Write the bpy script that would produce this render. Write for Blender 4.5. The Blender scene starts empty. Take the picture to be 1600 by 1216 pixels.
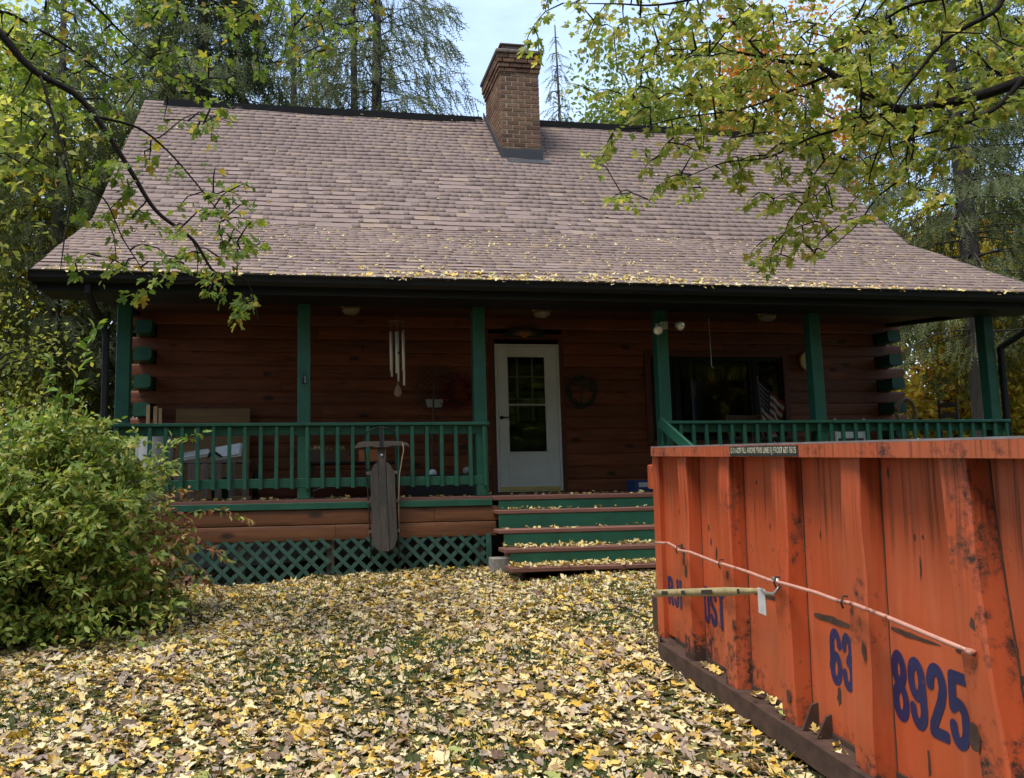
import bpy, bmesh, math, random
import numpy as np
from mathutils import Vector, Matrix
R = np.random.RandomState(7)
random.seed(7)
scene = bpy.context.scene
COL = scene.collection
rad = math.radians

# ------------------------------------------------------------------ camera
CAM = dict(loc=(-2.634, -10.971, 0.088), yaw=0.1604, pitch=0.1196, roll=-0.0177, f=1265.16)
def cam_axes():
    cy, sy = math.cos(CAM['yaw']), math.sin(CAM['yaw'])
    cp, sp = math.cos(CAM['pitch']), math.sin(CAM['pitch'])
    fw = Vector((sy*cp, cy*cp, sp)); r = Vector((cy, -sy, 0)); u = r.cross(fw)
    c, s = math.cos(CAM['roll']), math.sin(CAM['roll'])
    return c*r + s*u, -s*r + c*u, fw
_r, _u, _f = cam_axes()
cd = bpy.data.cameras.new('camera'); cam = bpy.data.objects.new('camera', cd); COL.objects.link(cam)
cam.matrix_world = Matrix(((_r.x, _u.x, -_f.x, CAM['loc'][0]), (_r.y, _u.y, -_f.y, CAM['loc'][1]),
                           (_r.z, _u.z, -_f.z, CAM['loc'][2]), (0, 0, 0, 1)))
cd.sensor_fit = 'HORIZONTAL'; cd.sensor_width = 36; cd.lens = 36*CAM['f']/1600; cd.shift_x = 0.0758
cd.clip_start = 0.05; cd.clip_end = 2000
scene.camera = cam

# ------------------------------------------------------------------ sky, sun, exposure
SUN_DIR = Vector((-0.34, -0.24, 0.91)).normalized()      # towards the sun
w = bpy.data.worlds.new('World'); scene.world = w; w.use_nodes = True
nt = w.node_tree; nt.nodes.clear()
out = nt.nodes.new('ShaderNodeOutputWorld'); bg = nt.nodes.new('ShaderNodeBackground')
sky = nt.nodes.new('ShaderNodeTexSky'); sky.sky_type = 'NISHITA'; sky.sun_disc = False
sky.sun_elevation = math.asin(SUN_DIR.z); sky.sun_rotation = math.atan2(SUN_DIR.x, SUN_DIR.y)
sky.air_density = 1.0; sky.dust_density = 1.5
tc = nt.nodes.new('ShaderNodeTexCoord'); mp = nt.nodes.new('ShaderNodeMapping'); mp.inputs['Scale'].default_value = (1.6, 1.6, 4.0)
ns = nt.nodes.new('ShaderNodeTexNoise'); ns.inputs['Scale'].default_value = 1.7; ns.inputs['Detail'].default_value = 7
ns.inputs['Roughness'].default_value = 0.6
cr = nt.nodes.new('ShaderNodeValToRGB'); cr.color_ramp.elements[0].position = 0.36; cr.color_ramp.elements[1].position = 0.68
cr.color_ramp.elements[0].color = (.28, .28, .28, 1); cr.color_ramp.elements[1].color = (.95, .95, .95, 1)
mx = nt.nodes.new('ShaderNodeMix'); mx.data_type = 'RGBA'
mx.inputs['B'].default_value = (2.9, 3.75, 5.1, 1)
L = nt.links.new
L(tc.outputs['Generated'], mp.inputs['Vector']); L(mp.outputs[0], ns.inputs['Vector']); L(ns.outputs['Fac'], cr.inputs[0])
L(cr.outputs[0], mx.inputs['Factor']); L(sky.outputs[0], mx.inputs['A']); L(mx.outputs['Result'], bg.inputs[0])
bg.inputs[1].default_value = 0.1; L(bg.outputs[0], out.inputs[0])
sd = bpy.data.lights.new('sun', 'SUN'); sun = bpy.data.objects.new('sun', sd); COL.objects.link(sun)
sd.energy = 1.5; sd.angle = rad(22); sd.color = (1, 0.94, 0.85)
sun.rotation_euler = (-SUN_DIR).to_track_quat('-Z', 'Y').to_euler()
vs = scene.view_settings; vs.view_transform = 'Standard'; vs.look = 'None'; vs.gamma = 1; vs.use_curve_mapping = False
vs.exposure = 1.68
scene.cycles.max_bounces = 6; scene.cycles.diffuse_bounces = 3; scene.cycles.glossy_bounces = 2
scene.cycles.transmission_bounces = 4; scene.cycles.transparent_max_bounces = 8
scene.cycles.use_denoising = True

# ------------------------------------------------------------------ material helpers
class N:
    """tiny node-graph writer"""
    def __init__(s, name):
        s.m = bpy.data.materials.new(name); s.m.use_nodes = True; s.t = s.m.node_tree; s.t.nodes.clear()
        s.out = s.t.nodes.new('ShaderNodeOutputMaterial')
    def n(s, typ, **kw):
        x = s.t.nodes.new(typ)
        for k, v in kw.items(): setattr(x, k, v)
        return x
    def l(s, a, b): s.t.links.new(a, b)
    def coord(s, scale=(1, 1, 1), kind='Object', rnd=False, rot=(0, 0, 0)):
        c = s.n('ShaderNodeTexCoord'); m = s.n('ShaderNodeMapping'); m.inputs['Scale'].default_value = scale
        m.inputs['Rotation'].default_value = rot
        s.l(c.outputs[kind], m.inputs['Vector'])
        if rnd:
            oi = s.n('ShaderNodeObjectInfo'); v = s.n('ShaderNodeVectorMath', operation='SCALE')
            v.inputs[0].default_value = (37, 53, 71); s.l(oi.outputs['Random'], v.inputs['Scale'])
            s.l(v.outputs[0], m.inputs['Location'])
        return m.outputs[0]
    def noise(s, vec, scale, detail=4, rough=.55, dist=0):
        x = s.n('ShaderNodeTexNoise'); x.inputs['Scale'].default_value = scale; x.inputs['Detail'].default_value = detail
        x.inputs['Roughness'].default_value = rough; x.inputs['Distortion'].default_value = dist
        if vec is not None: s.l(vec, x.inputs['Vector'])
        return x.outputs['Fac']
    def ramp(s, fac, stops, interp='LINEAR'):
        x = s.n('ShaderNodeValToRGB'); e = x.color_ramp; e.interpolation = interp
        while len(e.elements) < len(stops): e.elements.new(.5)
        for el, (p, c) in zip(e.elements, stops):
            el.position = p; el.color = (*c, 1) if not isinstance(c, (int, float)) else (c, c, c, 1)
        s.l(fac, x.inputs[0]); return x.outputs[0]
    def mix(s, fac, a, b, mode='MIX'):
        x = s.n('ShaderNodeMix', data_type='RGBA', blend_type=mode)
        for k, v in (('Factor', fac), ('A', a), ('B', b)):
            if isinstance(v, (int, float)) and k == 'Factor': x.inputs[0].default_value = v
            elif isinstance(v, tuple): x.inputs[6 if k == 'A' else 7].default_value = (*v, 1)
            else: s.l(v, x.inputs[{'Factor': 0, 'A': 6, 'B': 7}[k]])
        return x.outputs[2]
    def math(s, op, a, b=None):
        x = s.n('ShaderNodeMath', operation=op)
        for i, v in enumerate((a, b)):
            if v is None: continue
            if isinstance(v, (int, float)): x.inputs[i].default_value = v
            else: s.l(v, x.inputs[i])
        return x.outputs[0]
    def rnd(s):
        g = s.n('ShaderNodeNewGeometry'); o = s.n('ShaderNodeObjectInfo')
        return s.math('FRACT', s.math('ADD', g.outputs['Random Per Island'], o.outputs['Random']))
    def bsdf(s, col, rough=.7, metal=0, bump=None, bstr=.3, bdist=.01, spec=.5, coat=0):
        b = s.n('ShaderNodeBsdfPrincipled')
        for k, v in (('Base Color', col), ('Roughness', rough), ('Metallic', metal)):
            if isinstance(v, tuple): b.inputs[k].default_value = (*v, 1)
            elif isinstance(v, (int, float)): b.inputs[k].default_value = v
            else: s.l(v, b.inputs[k])
        b.inputs['Specular IOR Level'].default_value = spec
        if bump is not None:
            bp = s.n('ShaderNodeBump'); bp.inputs['Strength'].default_value = bstr; bp.inputs['Distance'].default_value = bdist
            s.l(bump, bp.inputs['Height']); s.l(bp.outputs[0], b.inputs['Normal'])
        s.l(b.outputs[0], s.out.inputs[0]); return s.m

def mat_simple(name, col, rough=.6, metal=0, var=.25, scale=9, bstr=.15, spec=.5):
    k = N(name); v = k.coord(rnd=True); f = k.noise(v, scale, 5)
    c = k.ramp(f, ((.25, tuple(x*(1-var) for x in col)), (.75, tuple(min(1, x*(1+var)) for x in col))))
    return k.bsdf(c, rough, metal, f, bstr, .004, spec)

def mat_wood(name, dark, light, axis=0, knots=True, rough=.6, grain=1.0, seam=.25):
    k = N(name); sc = [14, 14, 14]; sc[axis] = 1.1
    v = k.coord(tuple(sc), rnd=True)
    f = k.noise(v, 1.6*grain, 7, .62, 1.2)
    v2 = k.coord((1, 1, 1), rnd=True); big = k.noise(v2, 1.3, 3)
    c = k.ramp(f, ((.28, dark), (.72, light)))
    c = k.mix(k.ramp(big, ((.35, .35), (.7, 0.0))), c, dark)
    oi = k.n('ShaderNodeObjectInfo')
    c = k.mix(k.math('MULTIPLY', oi.outputs['Random'], .45), c, tuple(x*.55 for x in dark))
    h = f
    if knots:
        sk = [5.0, 5.0, 5.0]; sk[axis] = 2.2
        vk = k.coord(tuple(sk), rnd=True); vo = k.n('ShaderNodeTexVoronoi'); vo.inputs['Scale'].default_value = .9
        k.l(vk, vo.inputs['Vector'])
        c = k.mix(k.ramp(vo.outputs['Distance'], ((.10, .92), (.21, 0.0))), c, tuple(x*.25 for x in dark))
    return k.bsdf(c, rough, 0, h, .25, .004)

def mat_paint(name, col, wear=(.35, .33, .3), amount=.62, rough=.55, axis=2):
    k = N(name); v = k.coord(rnd=True); f = k.noise(v, 5, 6, .65); f2 = k.noise(v, 38, 4, .7)
    sc = [26, 26, 26]; sc[axis] = 1.6; g = k.noise(k.coord(tuple(sc), rnd=True), 1.5, 4)
    c = k.ramp(f, ((.3, tuple(x*.72 for x in col)), (.7, tuple(x*1.25 for x in col))))
    c = k.mix(k.ramp(g, ((.45, 0.0), (.75, .28))), c, tuple(x*.5 for x in col))
    c = k.mix(k.ramp(k.math('MULTIPLY', f2, k.math('ADD', f, .5)), ((amount, 0.0), (amount+.05, .75))), c, wear)
    return k.bsdf(c, rough, 0, g, .2, .003)

def mat_leaf(name, stops, transl=.4, rough=.55, big=None, spec=.3):
    k = N(name); c = k.ramp(k.rnd(), stops)
    if big:   # slow colour change through the crown, by position
        geo = k.n('ShaderNodeNewGeometry')
        f = k.noise(geo.outputs['Position'], big[0], 2); c = k.mix(k.ramp(f, ((.4, 0.0), (.62, big[2]))), c, big[1])
    b = k.n('ShaderNodeBsdfPrincipled'); b.inputs['Roughness'].default_value = rough; b.inputs['Specular IOR Level'].default_value = spec
    k.l(c, b.inputs['Base Color'])
    t = k.n('ShaderNodeBsdfTranslucent'); k.l(k.mix(1.0, c, (1, 1, .55), 'MULTIPLY'), t.inputs[0])
    m = k.n('ShaderNodeMixShader'); m.inputs[0].default_value = transl
    k.l(b.outputs[0], m.inputs[1]); k.l(t.outputs[0], m.inputs[2]); k.l(m.outputs[0], k.out.inputs[0])
    return k.m

def mat_bark(name, col):
    k = N(name); v = k.coord((9, 9, 1.6)); f = k.noise(v, 3, 6, .7, .8)
    c = k.ramp(f, ((.3, tuple(x*.45 for x in col)), (.7, col)))
    return k.bsdf(c, .9, 0, f, .7, .03, .2)

M = {}
M['log'] = mat_wood('log_stain', (.092, .0180, .0060), (.36, .098, .030), 0)
M['band'] = mat_wood('band_stain', (.080, .026, .0085), (.27, .100, .034), 0)
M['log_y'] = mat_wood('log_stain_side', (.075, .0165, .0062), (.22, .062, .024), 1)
M['trim'] = mat_wood('trim_stain', (.085, .018, .007), (.19, .045, .016), 2, knots=False)
M['ceiling'] = mat_wood('ceiling_stain', (.055, .017, .008), (.12, .038, .017), 0, knots=False)
M['green'] = mat_paint('green_paint', (.008, .076, .045), (.02, .07, .05), .63, .5, 2)
M['green_x'] = mat_paint('green_paint_boards', (.008, .076, .045), (.02, .07, .05), .63, .5, 0)
M['green_old'] = mat_paint('green_paint_faded', (.022, .076, .058), (.06, .10, .085), .58, .6, 2)
M['tread'] = mat_wood('tread_stain', (.12, .048, .034), (.23, .10, .075), 0, knots=False, rough=.75)
M['black'] = mat_simple('black_aluminium', (.0045, .004, .0038), .6, 0, .3, 4, .05, .3)
M['ridge'] = mat_simple('ridge_vent_black', (.004, .004, .004), .95, 0, .3, 20, .15, .05)
M['white'] = mat_simple('white_door_paint', (.66, .67, .66), .4, 0, .07, 3, .05)
M['brass'] = mat_simple('brass_plate', (.62, .50, .22), .35, .6, .15, 5, .05)
M['iron'] = mat_simple('dark_iron', (.018, .017, .016), .5, .5, .4, 30)
M['steel'] = mat_simple('weathered_steel', (.42, .42, .41), .4, .7, .2, 30)
M['alu'] = mat_simple('chime_aluminium', (.80, .80, .78), .4, .15, .06, 8, .05)
M['bare_wood'] = mat_wood('bare_wood', (.20, .12, .065), (.42, .27, .15), 2, knots=False, rough=.8)
M['plywood'] = mat_wood('plywood', (.20, .105, .045), (.42, .25, .12), 0, knots=False, rough=.8, grain=.6)
M['grey_wood'] = mat_wood('grey_weathered_wood', (.018, .015, .012), (.085, .068, .054), 2, knots=False, rough=.85)
M['grey_wood_x'] = mat_wood('grey_weathered_wood_long', (.035, .027, .022), (.10, .08, .064), 0, knots=False, rough=.85)
M['bench_wood'] = mat_wood('bench_wood', (.10, .075, .058), (.27, .21, .165), 2, knots=False, rough=.85)
M['brown_wood'] = mat_wood('brown_wood', (.06, .03, .018), (.17, .09, .05), 2, knots=False)
M['paper'] = mat_simple('newsprint', (.62, .62, .60), .9, 0, .12, 12)
M['plastic_grey'] = mat_simple('grey_plastic', (.36, .34, .32), .5, 0, .15, 4)
M['plastic_white'] = mat_simple('white_plastic', (.70, .70, .69), .45, 0, .08, 4)
M['orange_box'] = mat_simple('orange_card', (.52, .17, .055), .8, 0, .2, 12)
M['blue'] = mat_simple('blue_card', (.02, .05, .16), .6, 0, .2, 8)
M['concrete'] = mat_simple('concrete_block', (.21, .20, .18), .95, 0, .35, 14, .5)
M['rubber'] = mat_simple('black_rubber', (.014, .014, .014), .7)
M['cream'] = mat_simple('cream_enamel', (.62, .50, .26), .5, 0, .08, 6)
M['red_berry'] = mat_simple('red_berries', (.22, .012, .010), .5, 0, .4, 40)
M['wreath_green'] = mat_simple('wreath_green', (.012, .05, .02), .7, 0, .4, 40)
M['twig'] = mat_simple('twig_brown', (.045, .028, .018), .85, 0, .4, 40)
M['rope'] = mat_simple('old_rope', (.30, .22, .14), .9, 0, .3, 60)
M['gold'] = mat_simple('gold_paint', (.55, .34, .09), .45, .2, .25, 20)
M['navy'] = mat_simple('navy_board', (.010, .011, .022), .6)
M['flag_red'] = mat_simple('flag_red', (.13, .010, .011), .85)
M['flag_white'] = mat_simple('flag_white', (.30, .29, .27), .85)
M['flag_blue'] = mat_simple('flag_blue', (.012, .016, .06), .85)
M['lamp_glass'] = mat_simple('frosted_lamp_glass', (.20, .175, .13), .15, 0, .05, 4, 0)
M['reflector'] = mat_simple('lamp_reflector', (.80, .78, .72), .18, .5, .05, 4, 0)
M['shade'] = mat_simple('valance_cloth', (.13, .12, .045), .9, 0, .3, 10)
def mat_glass():
    k = N('window_glass')
    b = k.n('ShaderNodeBsdfGlossy'); b.inputs['Roughness'].default_value = .02; b.inputs['Color'].default_value = (.9, .95, .95, 1)
    t = k.n('ShaderNodeBsdfTransparent'); t.inputs[0].default_value = (.72, .75, .74, 1)
    fr = k.n('ShaderNodeFresnel'); fr.inputs[0].default_value = 1.6
    m = k.n('ShaderNodeMixShader')
    k.l(k.math('MULTIPLY', fr.outputs[0], .5), m.inputs[0]); k.l(t.outputs[0], m.inputs[1]); k.l(b.outputs[0], m.inputs[2])
    k.l(m.outputs[0], k.out.inputs[0]); return k.m
M['glass'] = mat_glass()
def mat_shingle():
    k = N('asphalt_shingle'); at = k.n('ShaderNodeAttribute', attribute_name='tint'); r = at.outputs['Fac']
    c = k.ramp(r, ((0, (.236, .172, .150)), (.30, (.246, .180, .157)), (.62, (.258, .190, .165)), (.86, (.266, .197, .170)), (.89, (.330, .240, .178)), (1, (.31, .226, .172))))
    geo = k.n('ShaderNodeNewGeometry')
    f = k.noise(geo.outputs['Position'], 130, 2, .8); c = k.mix(k.ramp(f, ((.3, .5), (.7, 0.0))), c, (.13, .095, .085))
    st = k.noise(geo.outputs['Position'], .9, 4); c = k.mix(k.ramp(st, ((.4, .22), (.65, 0.0))), c, (.17, .125, .112))
    return k.bsdf(c, .93, 0, f, .5, .004, .25)
M['shingle'] = mat_shingle()
def mat_brick():
    k = N('chimney_brick'); r = k.rnd()
    c = k.ramp(r, ((0, (.12, .060, .038)), (.35, (.20, .105, .062)), (.7, (.26, .142, .082)), (1, (.32, .19, .115))))
    v = k.coord(rnd=True); f = k.noise(v, 60, 5, .75); c = k.mix(k.ramp(f, ((.42, .75), (.62, 0.0))), c, (.05, .035, .028))
    return k.bsdf(c, .95, 0, f, .6, .004, .2)
M['brick'] = mat_brick()
M['mortar'] = mat_simple('mortar', (.36, .285, .20), .95, 0, .25, 30, .4)
M['crown'] = mat_simple('chimney_crown_stone', (.13, .10, .075), .95, 0, .4, 20, .6)
M['flashing'] = mat_simple('grey_flashing', (.028, .029, .032), .6, .1, .2, 6, .1)
def mat_dumpster(name, base, rust_lo, streak=1.0):
    k = N(name)
    v = k.coord(); st = k.noise(k.coord((9, 9, .55)), 2.2, 6, .6); big = k.noise(v, 1.7, 4)
    c = k.ramp(st, ((.25, tuple(x*.80 for x in base)), (.55, base), (.8, tuple(min(1, x*1.16) for x in base))))
    c = k.mix(k.ramp(big, ((.40, 0.0), (.72, .35*streak))), c, (.40, .14, .07))
    c = k.mix(k.ramp(st, ((.62, 0.0), (.82, .20))), c, (.16, .035, .012))
    dr = k.noise(k.coord((34, 34, .55)), 1.5, 5, .6); zz = k.n('ShaderNodeSeparateXYZ'); c2 = k.n('ShaderNodeTexCoord'); k.l(c2.outputs['Object'], zz.inputs[0])
    hi = k.ramp(zz.outputs['Z'], ((.55, .0), (.9, .28), (1.0, 1.0)))
    c = k.mix(k.math('MULTIPLY', k.ramp(dr, ((.50, 0.0), (.66, .85))), hi), c, (.085, .024, .012))
    fd = k.noise(k.coord((13, 13, .9)), 1.1, 6, .7); c = k.mix(k.ramp(fd, ((.54, 0.0), (.80, .42))), c, (.50, .185, .10))
    # rust: fine specks, more of them low on the side and in scattered patches
    sp = k.noise(v, 26, 6, .72); pat = k.noise(k.coord((1, 1, .55)), 3.1, 5, .65)
    xyz = k.n('ShaderNodeSeparateXYZ'); cc = k.n('ShaderNodeTexCoord'); k.l(cc.outputs['Object'], xyz.inputs[0])
    low = k.ramp(xyz.outputs['Z'], ((0.02, .17), (.30, .02), (.62, 0.0)))
    val = k.math('ADD', k.math('ADD', k.math('MULTIPLY', sp, .45), k.math('MULTIPLY', pat, .62)), low)
    edge = k.ramp(val, ((rust_lo-.045, 0.0), (rust_lo, .75)))
    c = k.mix(edge, c, (.17, .040, .016))
    core = k.ramp(val, ((rust_lo+.01, 0.0), (rust_lo+.045, .95)))
    c = k.mix(core, c, (.030, .017, .012))
    ro = k.ramp(val, ((rust_lo-.04, .42), (rust_lo+.03, .9)))
    h = k.math('ADD', k.math('MULTIPLY', sp, .35), k.math('MULTIPLY', core, -.8))
    return k.bsdf(c, ro, 0, h, .35, .004, .4)
ORANGE = (.44, .078, .024)
M['dump'] = mat_dumpster('orange_dumpster_paint', ORANGE, .68)
M['dump_rib'] = mat_dumpster('orange_rib_paint', (.42, .072, .022), .64)
M['dump_top'] = mat_dumpster('orange_rail_paint', (.42, .09, .034), .58, 1.3)
M['dump_bare'] = mat_simple('bare_rusty_steel', (.058, .030, .019), .85, .2, .5, 14, .5)
M['dump_edge'] = mat_simple('scraped_steel_edge', (.30, .27, .26), .5, .5, .3, 14, .2)
M['rod'] = mat_dumpster('pink_faded_rod', (.50, .25, .19), .62, .3)
M['blue_paint'] = mat_paint('blue_lettering', (.013, .018, .078), (.20, .06, .02), .70, .45)
M['strap'] = mat_simple('olive_strap', (.30, .235, .11), .8, 0, .25, 25)
M['sticker'] = mat_simple('black_sticker', (.022, .022, .018), .6, 0, .4, 30)
M['cream_ink'] = mat_paint('cream_letters', (.50, .47, .33), (.08, .075, .05), .50, .6)
M['grey_tag'] = mat_simple('silver_tape_tag', (.50, .47, .45), .45, .1, .2, 20)
def mat_ground():
    k = N('leafy_soil'); geo = k.n('ShaderNodeNewGeometry'); f = k.noise(geo.outputs['Position'], 2.2, 6, .65); g = k.noise(geo.outputs['Position'], 40, 4, .7)
    c = k.ramp(f, ((.3, (.085, .062, .034)), (.55, (.060, .075, .024)), (.75, (.070, .095, .028))))
    c = k.mix(k.ramp(g, ((.4, .5), (.7, 0.0))), c, (.05, .036, .022))
    return k.bsdf(c, .95, 0, g, .8, .02, .1)
M['ground'] = mat_ground()
M['grass'] = mat_leaf('grass_blades', ((0, (.035, .075, .022)), (.6, (.060, .115, .032)), (1, (.11, .15, .05))), .35)
GL = ((0, (.72, .60, .31)), (.18, (.66, .57, .36)), (.32, (.70, .51, .14)), (.45, (.65, .41, .05)), (.52, (.48, .29, .07)),
      (.58, (.52, .43, .31)), (.70, (.25, .145, .08)), (.80, (.42, .35, .28)), (.94, (.11, .058, .036)), (1, (.34, .38, .11)))
M['fallen'] = mat_leaf('fallen_maple_leaves', GL, .15, .6, (.55, (.34, .23, .12), .22), .25)
M['fallen_bright'] = mat_leaf('fallen_pale_leaves', ((0, (.72, .62, .36)), (.45, (.66, .52, .20)), (.7, (.62, .40, .08)), (.9, (.40, .28, .16)), (1, (.45, .50, .16))), .2)
M['maple_l'] = mat_leaf('maple_leaf_green', ((0, (.11, .18, .034)), (.45, (.19, .27, .050)), (.82, (.29, .34, .070)), (.93, (.42, .35, .07)), (1, (.44, .28, .05))), .55)
M['maple_r'] = mat_leaf('maple_leaf_yellow_green', ((0, (.17, .25, .045)), (.4, (.32, .37, .075)), (.75, (.47, .46, .12)), (.94, (.56, .50, .16)), (1, (.56, .38, .08))), .6)
M['bush'] = mat_leaf('bush_leaf', ((0, (.14, .22, .050)), (.5, (.28, .37, .082)), (.82, (.46, .48, .12)), (.95, (.56, .51, .16)), (1, (.32, .14, .06))), .45)
M['bush_red'] = mat_leaf('bush_leaf_pink', ((0, (.30, .09, .06)), (.4, (.46, .20, .13)), (.7, (.50, .34, .14)), (1, (.22, .24, .05))), .4)
M['sucker'] = mat_leaf('shoot_leaf', ((0, (.12, .22, .03)), (.6, (.20, .30, .05)), (1, (.36, .36, .07))), .45)
M['needle'] = mat_leaf('spruce_needles', ((0, (.068, .092, .036)), (.5, (.12, .15, .058)), (1, (.23, .24, .095))), .45, .6)
M['needle_g'] = mat_leaf('grey_spruce_needles', ((0, (.050, .072, .040)), (.5, (.09, .118, .066)), (1, (.16, .175, .10))), .25, .6)
M['yellow_tree'] = mat_leaf('yellow_leaves', ((0, (.28, .27, .04)), (.5, (.50, .39, .05)), (.85, (.60, .43, .08)), (1, (.55, .22, .04))), .55)
M['orange_tree'] = mat_leaf('orange_leaves', ((0, (.42, .15, .02)), (.5, (.55, .22, .03)), (1, (.48, .32, .05))), .5)
M['green_tree'] = mat_leaf('green_leaves', ((0, (.09, .14, .03)), (.5, (.16, .22, .045)), (1, (.29, .30, .07))), .5)
M['lime_tree'] = mat_leaf('lime_leaves', ((0, (.30, .37, .08)), (.5, (.50, .53, .12)), (1, (.68, .62, .20))), .62)
M['bark'] = mat_bark('grey_bark', (.11, .09, .075)); M['bark_dark'] = mat_bark('dark_bark', (.028, .022, .019))
M['bark_spruce'] = mat_bark('spruce_bark', (.13, .11, .095))

# ------------------------------------------------------------------ mesh helpers
def empty(name, loc=(0, 0, 0), parent=None):
    o = bpy.data.objects.new(name, None); COL.objects.link(o); o.location = loc; o.parent = parent
    o.empty_display_size = .1; return o
def tag(o, label=None, cat=None, group=None, kind=None):
    for k, v in (('label', label), ('category', cat), ('group', group), ('kind', kind)):
        if v: o[k] = v
    return o
def link(name, me, mat=None, parent=None):
    o = bpy.data.objects.new(name, me); COL.objects.link(o); o.parent = parent
    if mat is not None and not me.materials:
        for m in (mat if isinstance(mat, (list, tuple)) else [mat]): me.materials.append(M[m] if isinstance(m, str) else m)
    return o
class MB:
    def __init__(s): s.v = []; s.f = []; s.mi = []
    def add(s, vs, fs, mi=0):
        b = len(s.v); s.v += [tuple(x) for x in vs]; s.f += [tuple(b+i for i in f) for f in fs]; s.mi += [mi]*len(fs); return s
    def box(s, x0, x1, y0, y1, z0, z1, b=0.004, mi=0, M4=None):
        """chamfered box: 24 verts"""
        b = min(b, .3*abs(x1-x0), .3*abs(y1-y0), .3*abs(z1-z0))
        X, Y, Z = (x0, x1), (y0, y1), (z0, z1); vs = []; idx = {}
        for i in (0, 1):
            for j in (0, 1):
                for k in (0, 1):
                    p = (X[i], Y[j], Z[k]); d = (b if i == 0 else -b, b if j == 0 else -b, b if k == 0 else -b)
                    for a in range(3):
                        q = [p[c] + (0 if c == a else d[c]) for c in range(3)]
                        idx[i, j, k, a] = len(vs); vs.append(q)
        fs = []
        for a in range(3):
            o1, o2 = [(1, 2), (2, 0), (0, 1)][a]
            for e in (0, 1):
                def key(p, q, aa):
                    t = [0, 0, 0]; t[a] = e; t[o1] = p; t[o2] = q; return idx[t[0], t[1], t[2], aa]
                q = [key(0, 0, a), key(1, 0, a), key(1, 1, a), key(0, 1, a)]
                fs.append(q if e else q[::-1])
        for a in range(3):           # edges along axis a between faces o1,o2
            o1, o2 = [(1, 2), (2, 0), (0, 1)][a]
            for p in (0, 1):
                for q in (0, 1):
                    def key(e, aa):
                        t = [0, 0, 0]; t[a] = e; t[o1] = p; t[o2] = q; return idx[t[0], t[1], t[2], aa]
                    f = [key(0, o1), key(1, o1), key(1, o2), key(0, o2)]
                    fs.append(f if (p ^ q) else f[::-1])
        for i in (0, 1):
            for j in (0, 1):
                for k in (0, 1):
                    f = [idx[i, j, k, 0], idx[i, j, k, 1], idx[i, j, k, 2]]
                    fs.append(f if (i+j+k) % 2 else f[::-1])
        if M4 is not None: vs = [tuple(M4 @ Vector(q)) for q in vs]
        return s.add(vs, fs, mi)
    def bar(s, p, q, wx, wz, b=.003, up=(0, 0, 1), mi=0):
        """chamfered bar from p to q, section wx across, wz along 'up'"""
        p, q = Vector(p), Vector(q); d = q-p; L_ = d.length; x = d.normalized(); u = Vector(up)
        if abs(x.dot(u)) > .98: u = Vector((0, 1, 0)) if abs(x.y) < .9 else Vector((1, 0, 0))
        y = u.cross(x).normalized(); z = x.cross(y)
        m = Matrix(((x.x, y.x, z.x, p.x), (x.y, y.y, z.y, p.y), (x.z, y.z, z.z, p.z), (0, 0, 0, 1)))
        return s.box(0, L_, -wx/2, wx/2, -wz/2, wz/2, b, mi, m)
    def tube(s, pts, r, n=8, mi=0, cap=True, closed=False):
        pts = [Vector(p) for p in pts]; k = len(pts); rr = r if hasattr(r, '__len__') else [r]*k; vs = []; fs = []
        ref = Vector((0.13, 0.21, 1))
        for i, p in enumerate(pts):
            if closed: t = (pts[(i+1) % k]-pts[i-1])
            else: t = pts[min(i+1, k-1)]-pts[max(i-1, 0)]
            t = t.normalized() if t.length > 1e-9 else Vector((0, 0, 1))
            a = t.cross(ref)
            if a.length < .05: a = t.cross(Vector((1, 0, 0)))
            a.normalize(); c = a.cross(t)
            for j in range(n):
                th = 2*math.pi*j/n; vs.append(p+(a*math.cos(th)+c*math.sin(th))*rr[i])
        for i in range(k if closed else k-1):
            for j in range(n):
                a0, a1 = i*n, ((i+1) % k)*n
                fs.append((a0+j, a0+(j+1) % n, a1+(j+1) % n, a1+j))
        if cap and not closed:
            fs.append(tuple(range(n))); fs.append(tuple((k-1)*n+j for j in reversed(range(n))))
        return s.add(vs, fs, mi)
    def lathe(s, prof, c, n=20, mi=0, ax='z', M4=None):
        vs = []; fs = []
        for r_, h in prof:
            for j in range(n):
                t = 2*math.pi*j/n; x, y = r_*math.cos(t), r_*math.sin(t)
                q = {'z': (x, y, h), 'y': (x, h, y), 'x': (h, x, y)}[ax]
                q = tuple(M4 @ Vector(q)) if M4 is not None else q
                vs.append((q[0]+c[0], q[1]+c[1], q[2]+c[2]))
        for i in range(len(prof)-1):
            for j in range(n): fs.append((i*n+j, i*n+(j+1) % n, (i+1)*n+(j+1) % n, (i+1)*n+j))
        fs.append(tuple(range(n))[::-1]); fs.append(tuple((len(prof)-1)*n+j for j in range(n)))
        return s.add(vs, fs, mi)
    def prism(s, poly, axis, a, b, mi=0):
        """poly: list of 2-D points, extruded along axis 0/1/2 from a to b"""
        n = len(poly)
        def P(u, v, t): return {0: (t, u, v), 1: (u, t, v), 2: (u, v, t)}[axis]
        vs = [P(u, v, a) for u, v in poly]+[P(u, v, b) for u, v in poly]
        fs = [tuple(range(n))[::-1], tuple(range(n, 2*n))]+[(i, (i+1) % n, n+(i+1) % n, n+i) for i in range(n)]
        return s.add(vs, fs, mi)
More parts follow.
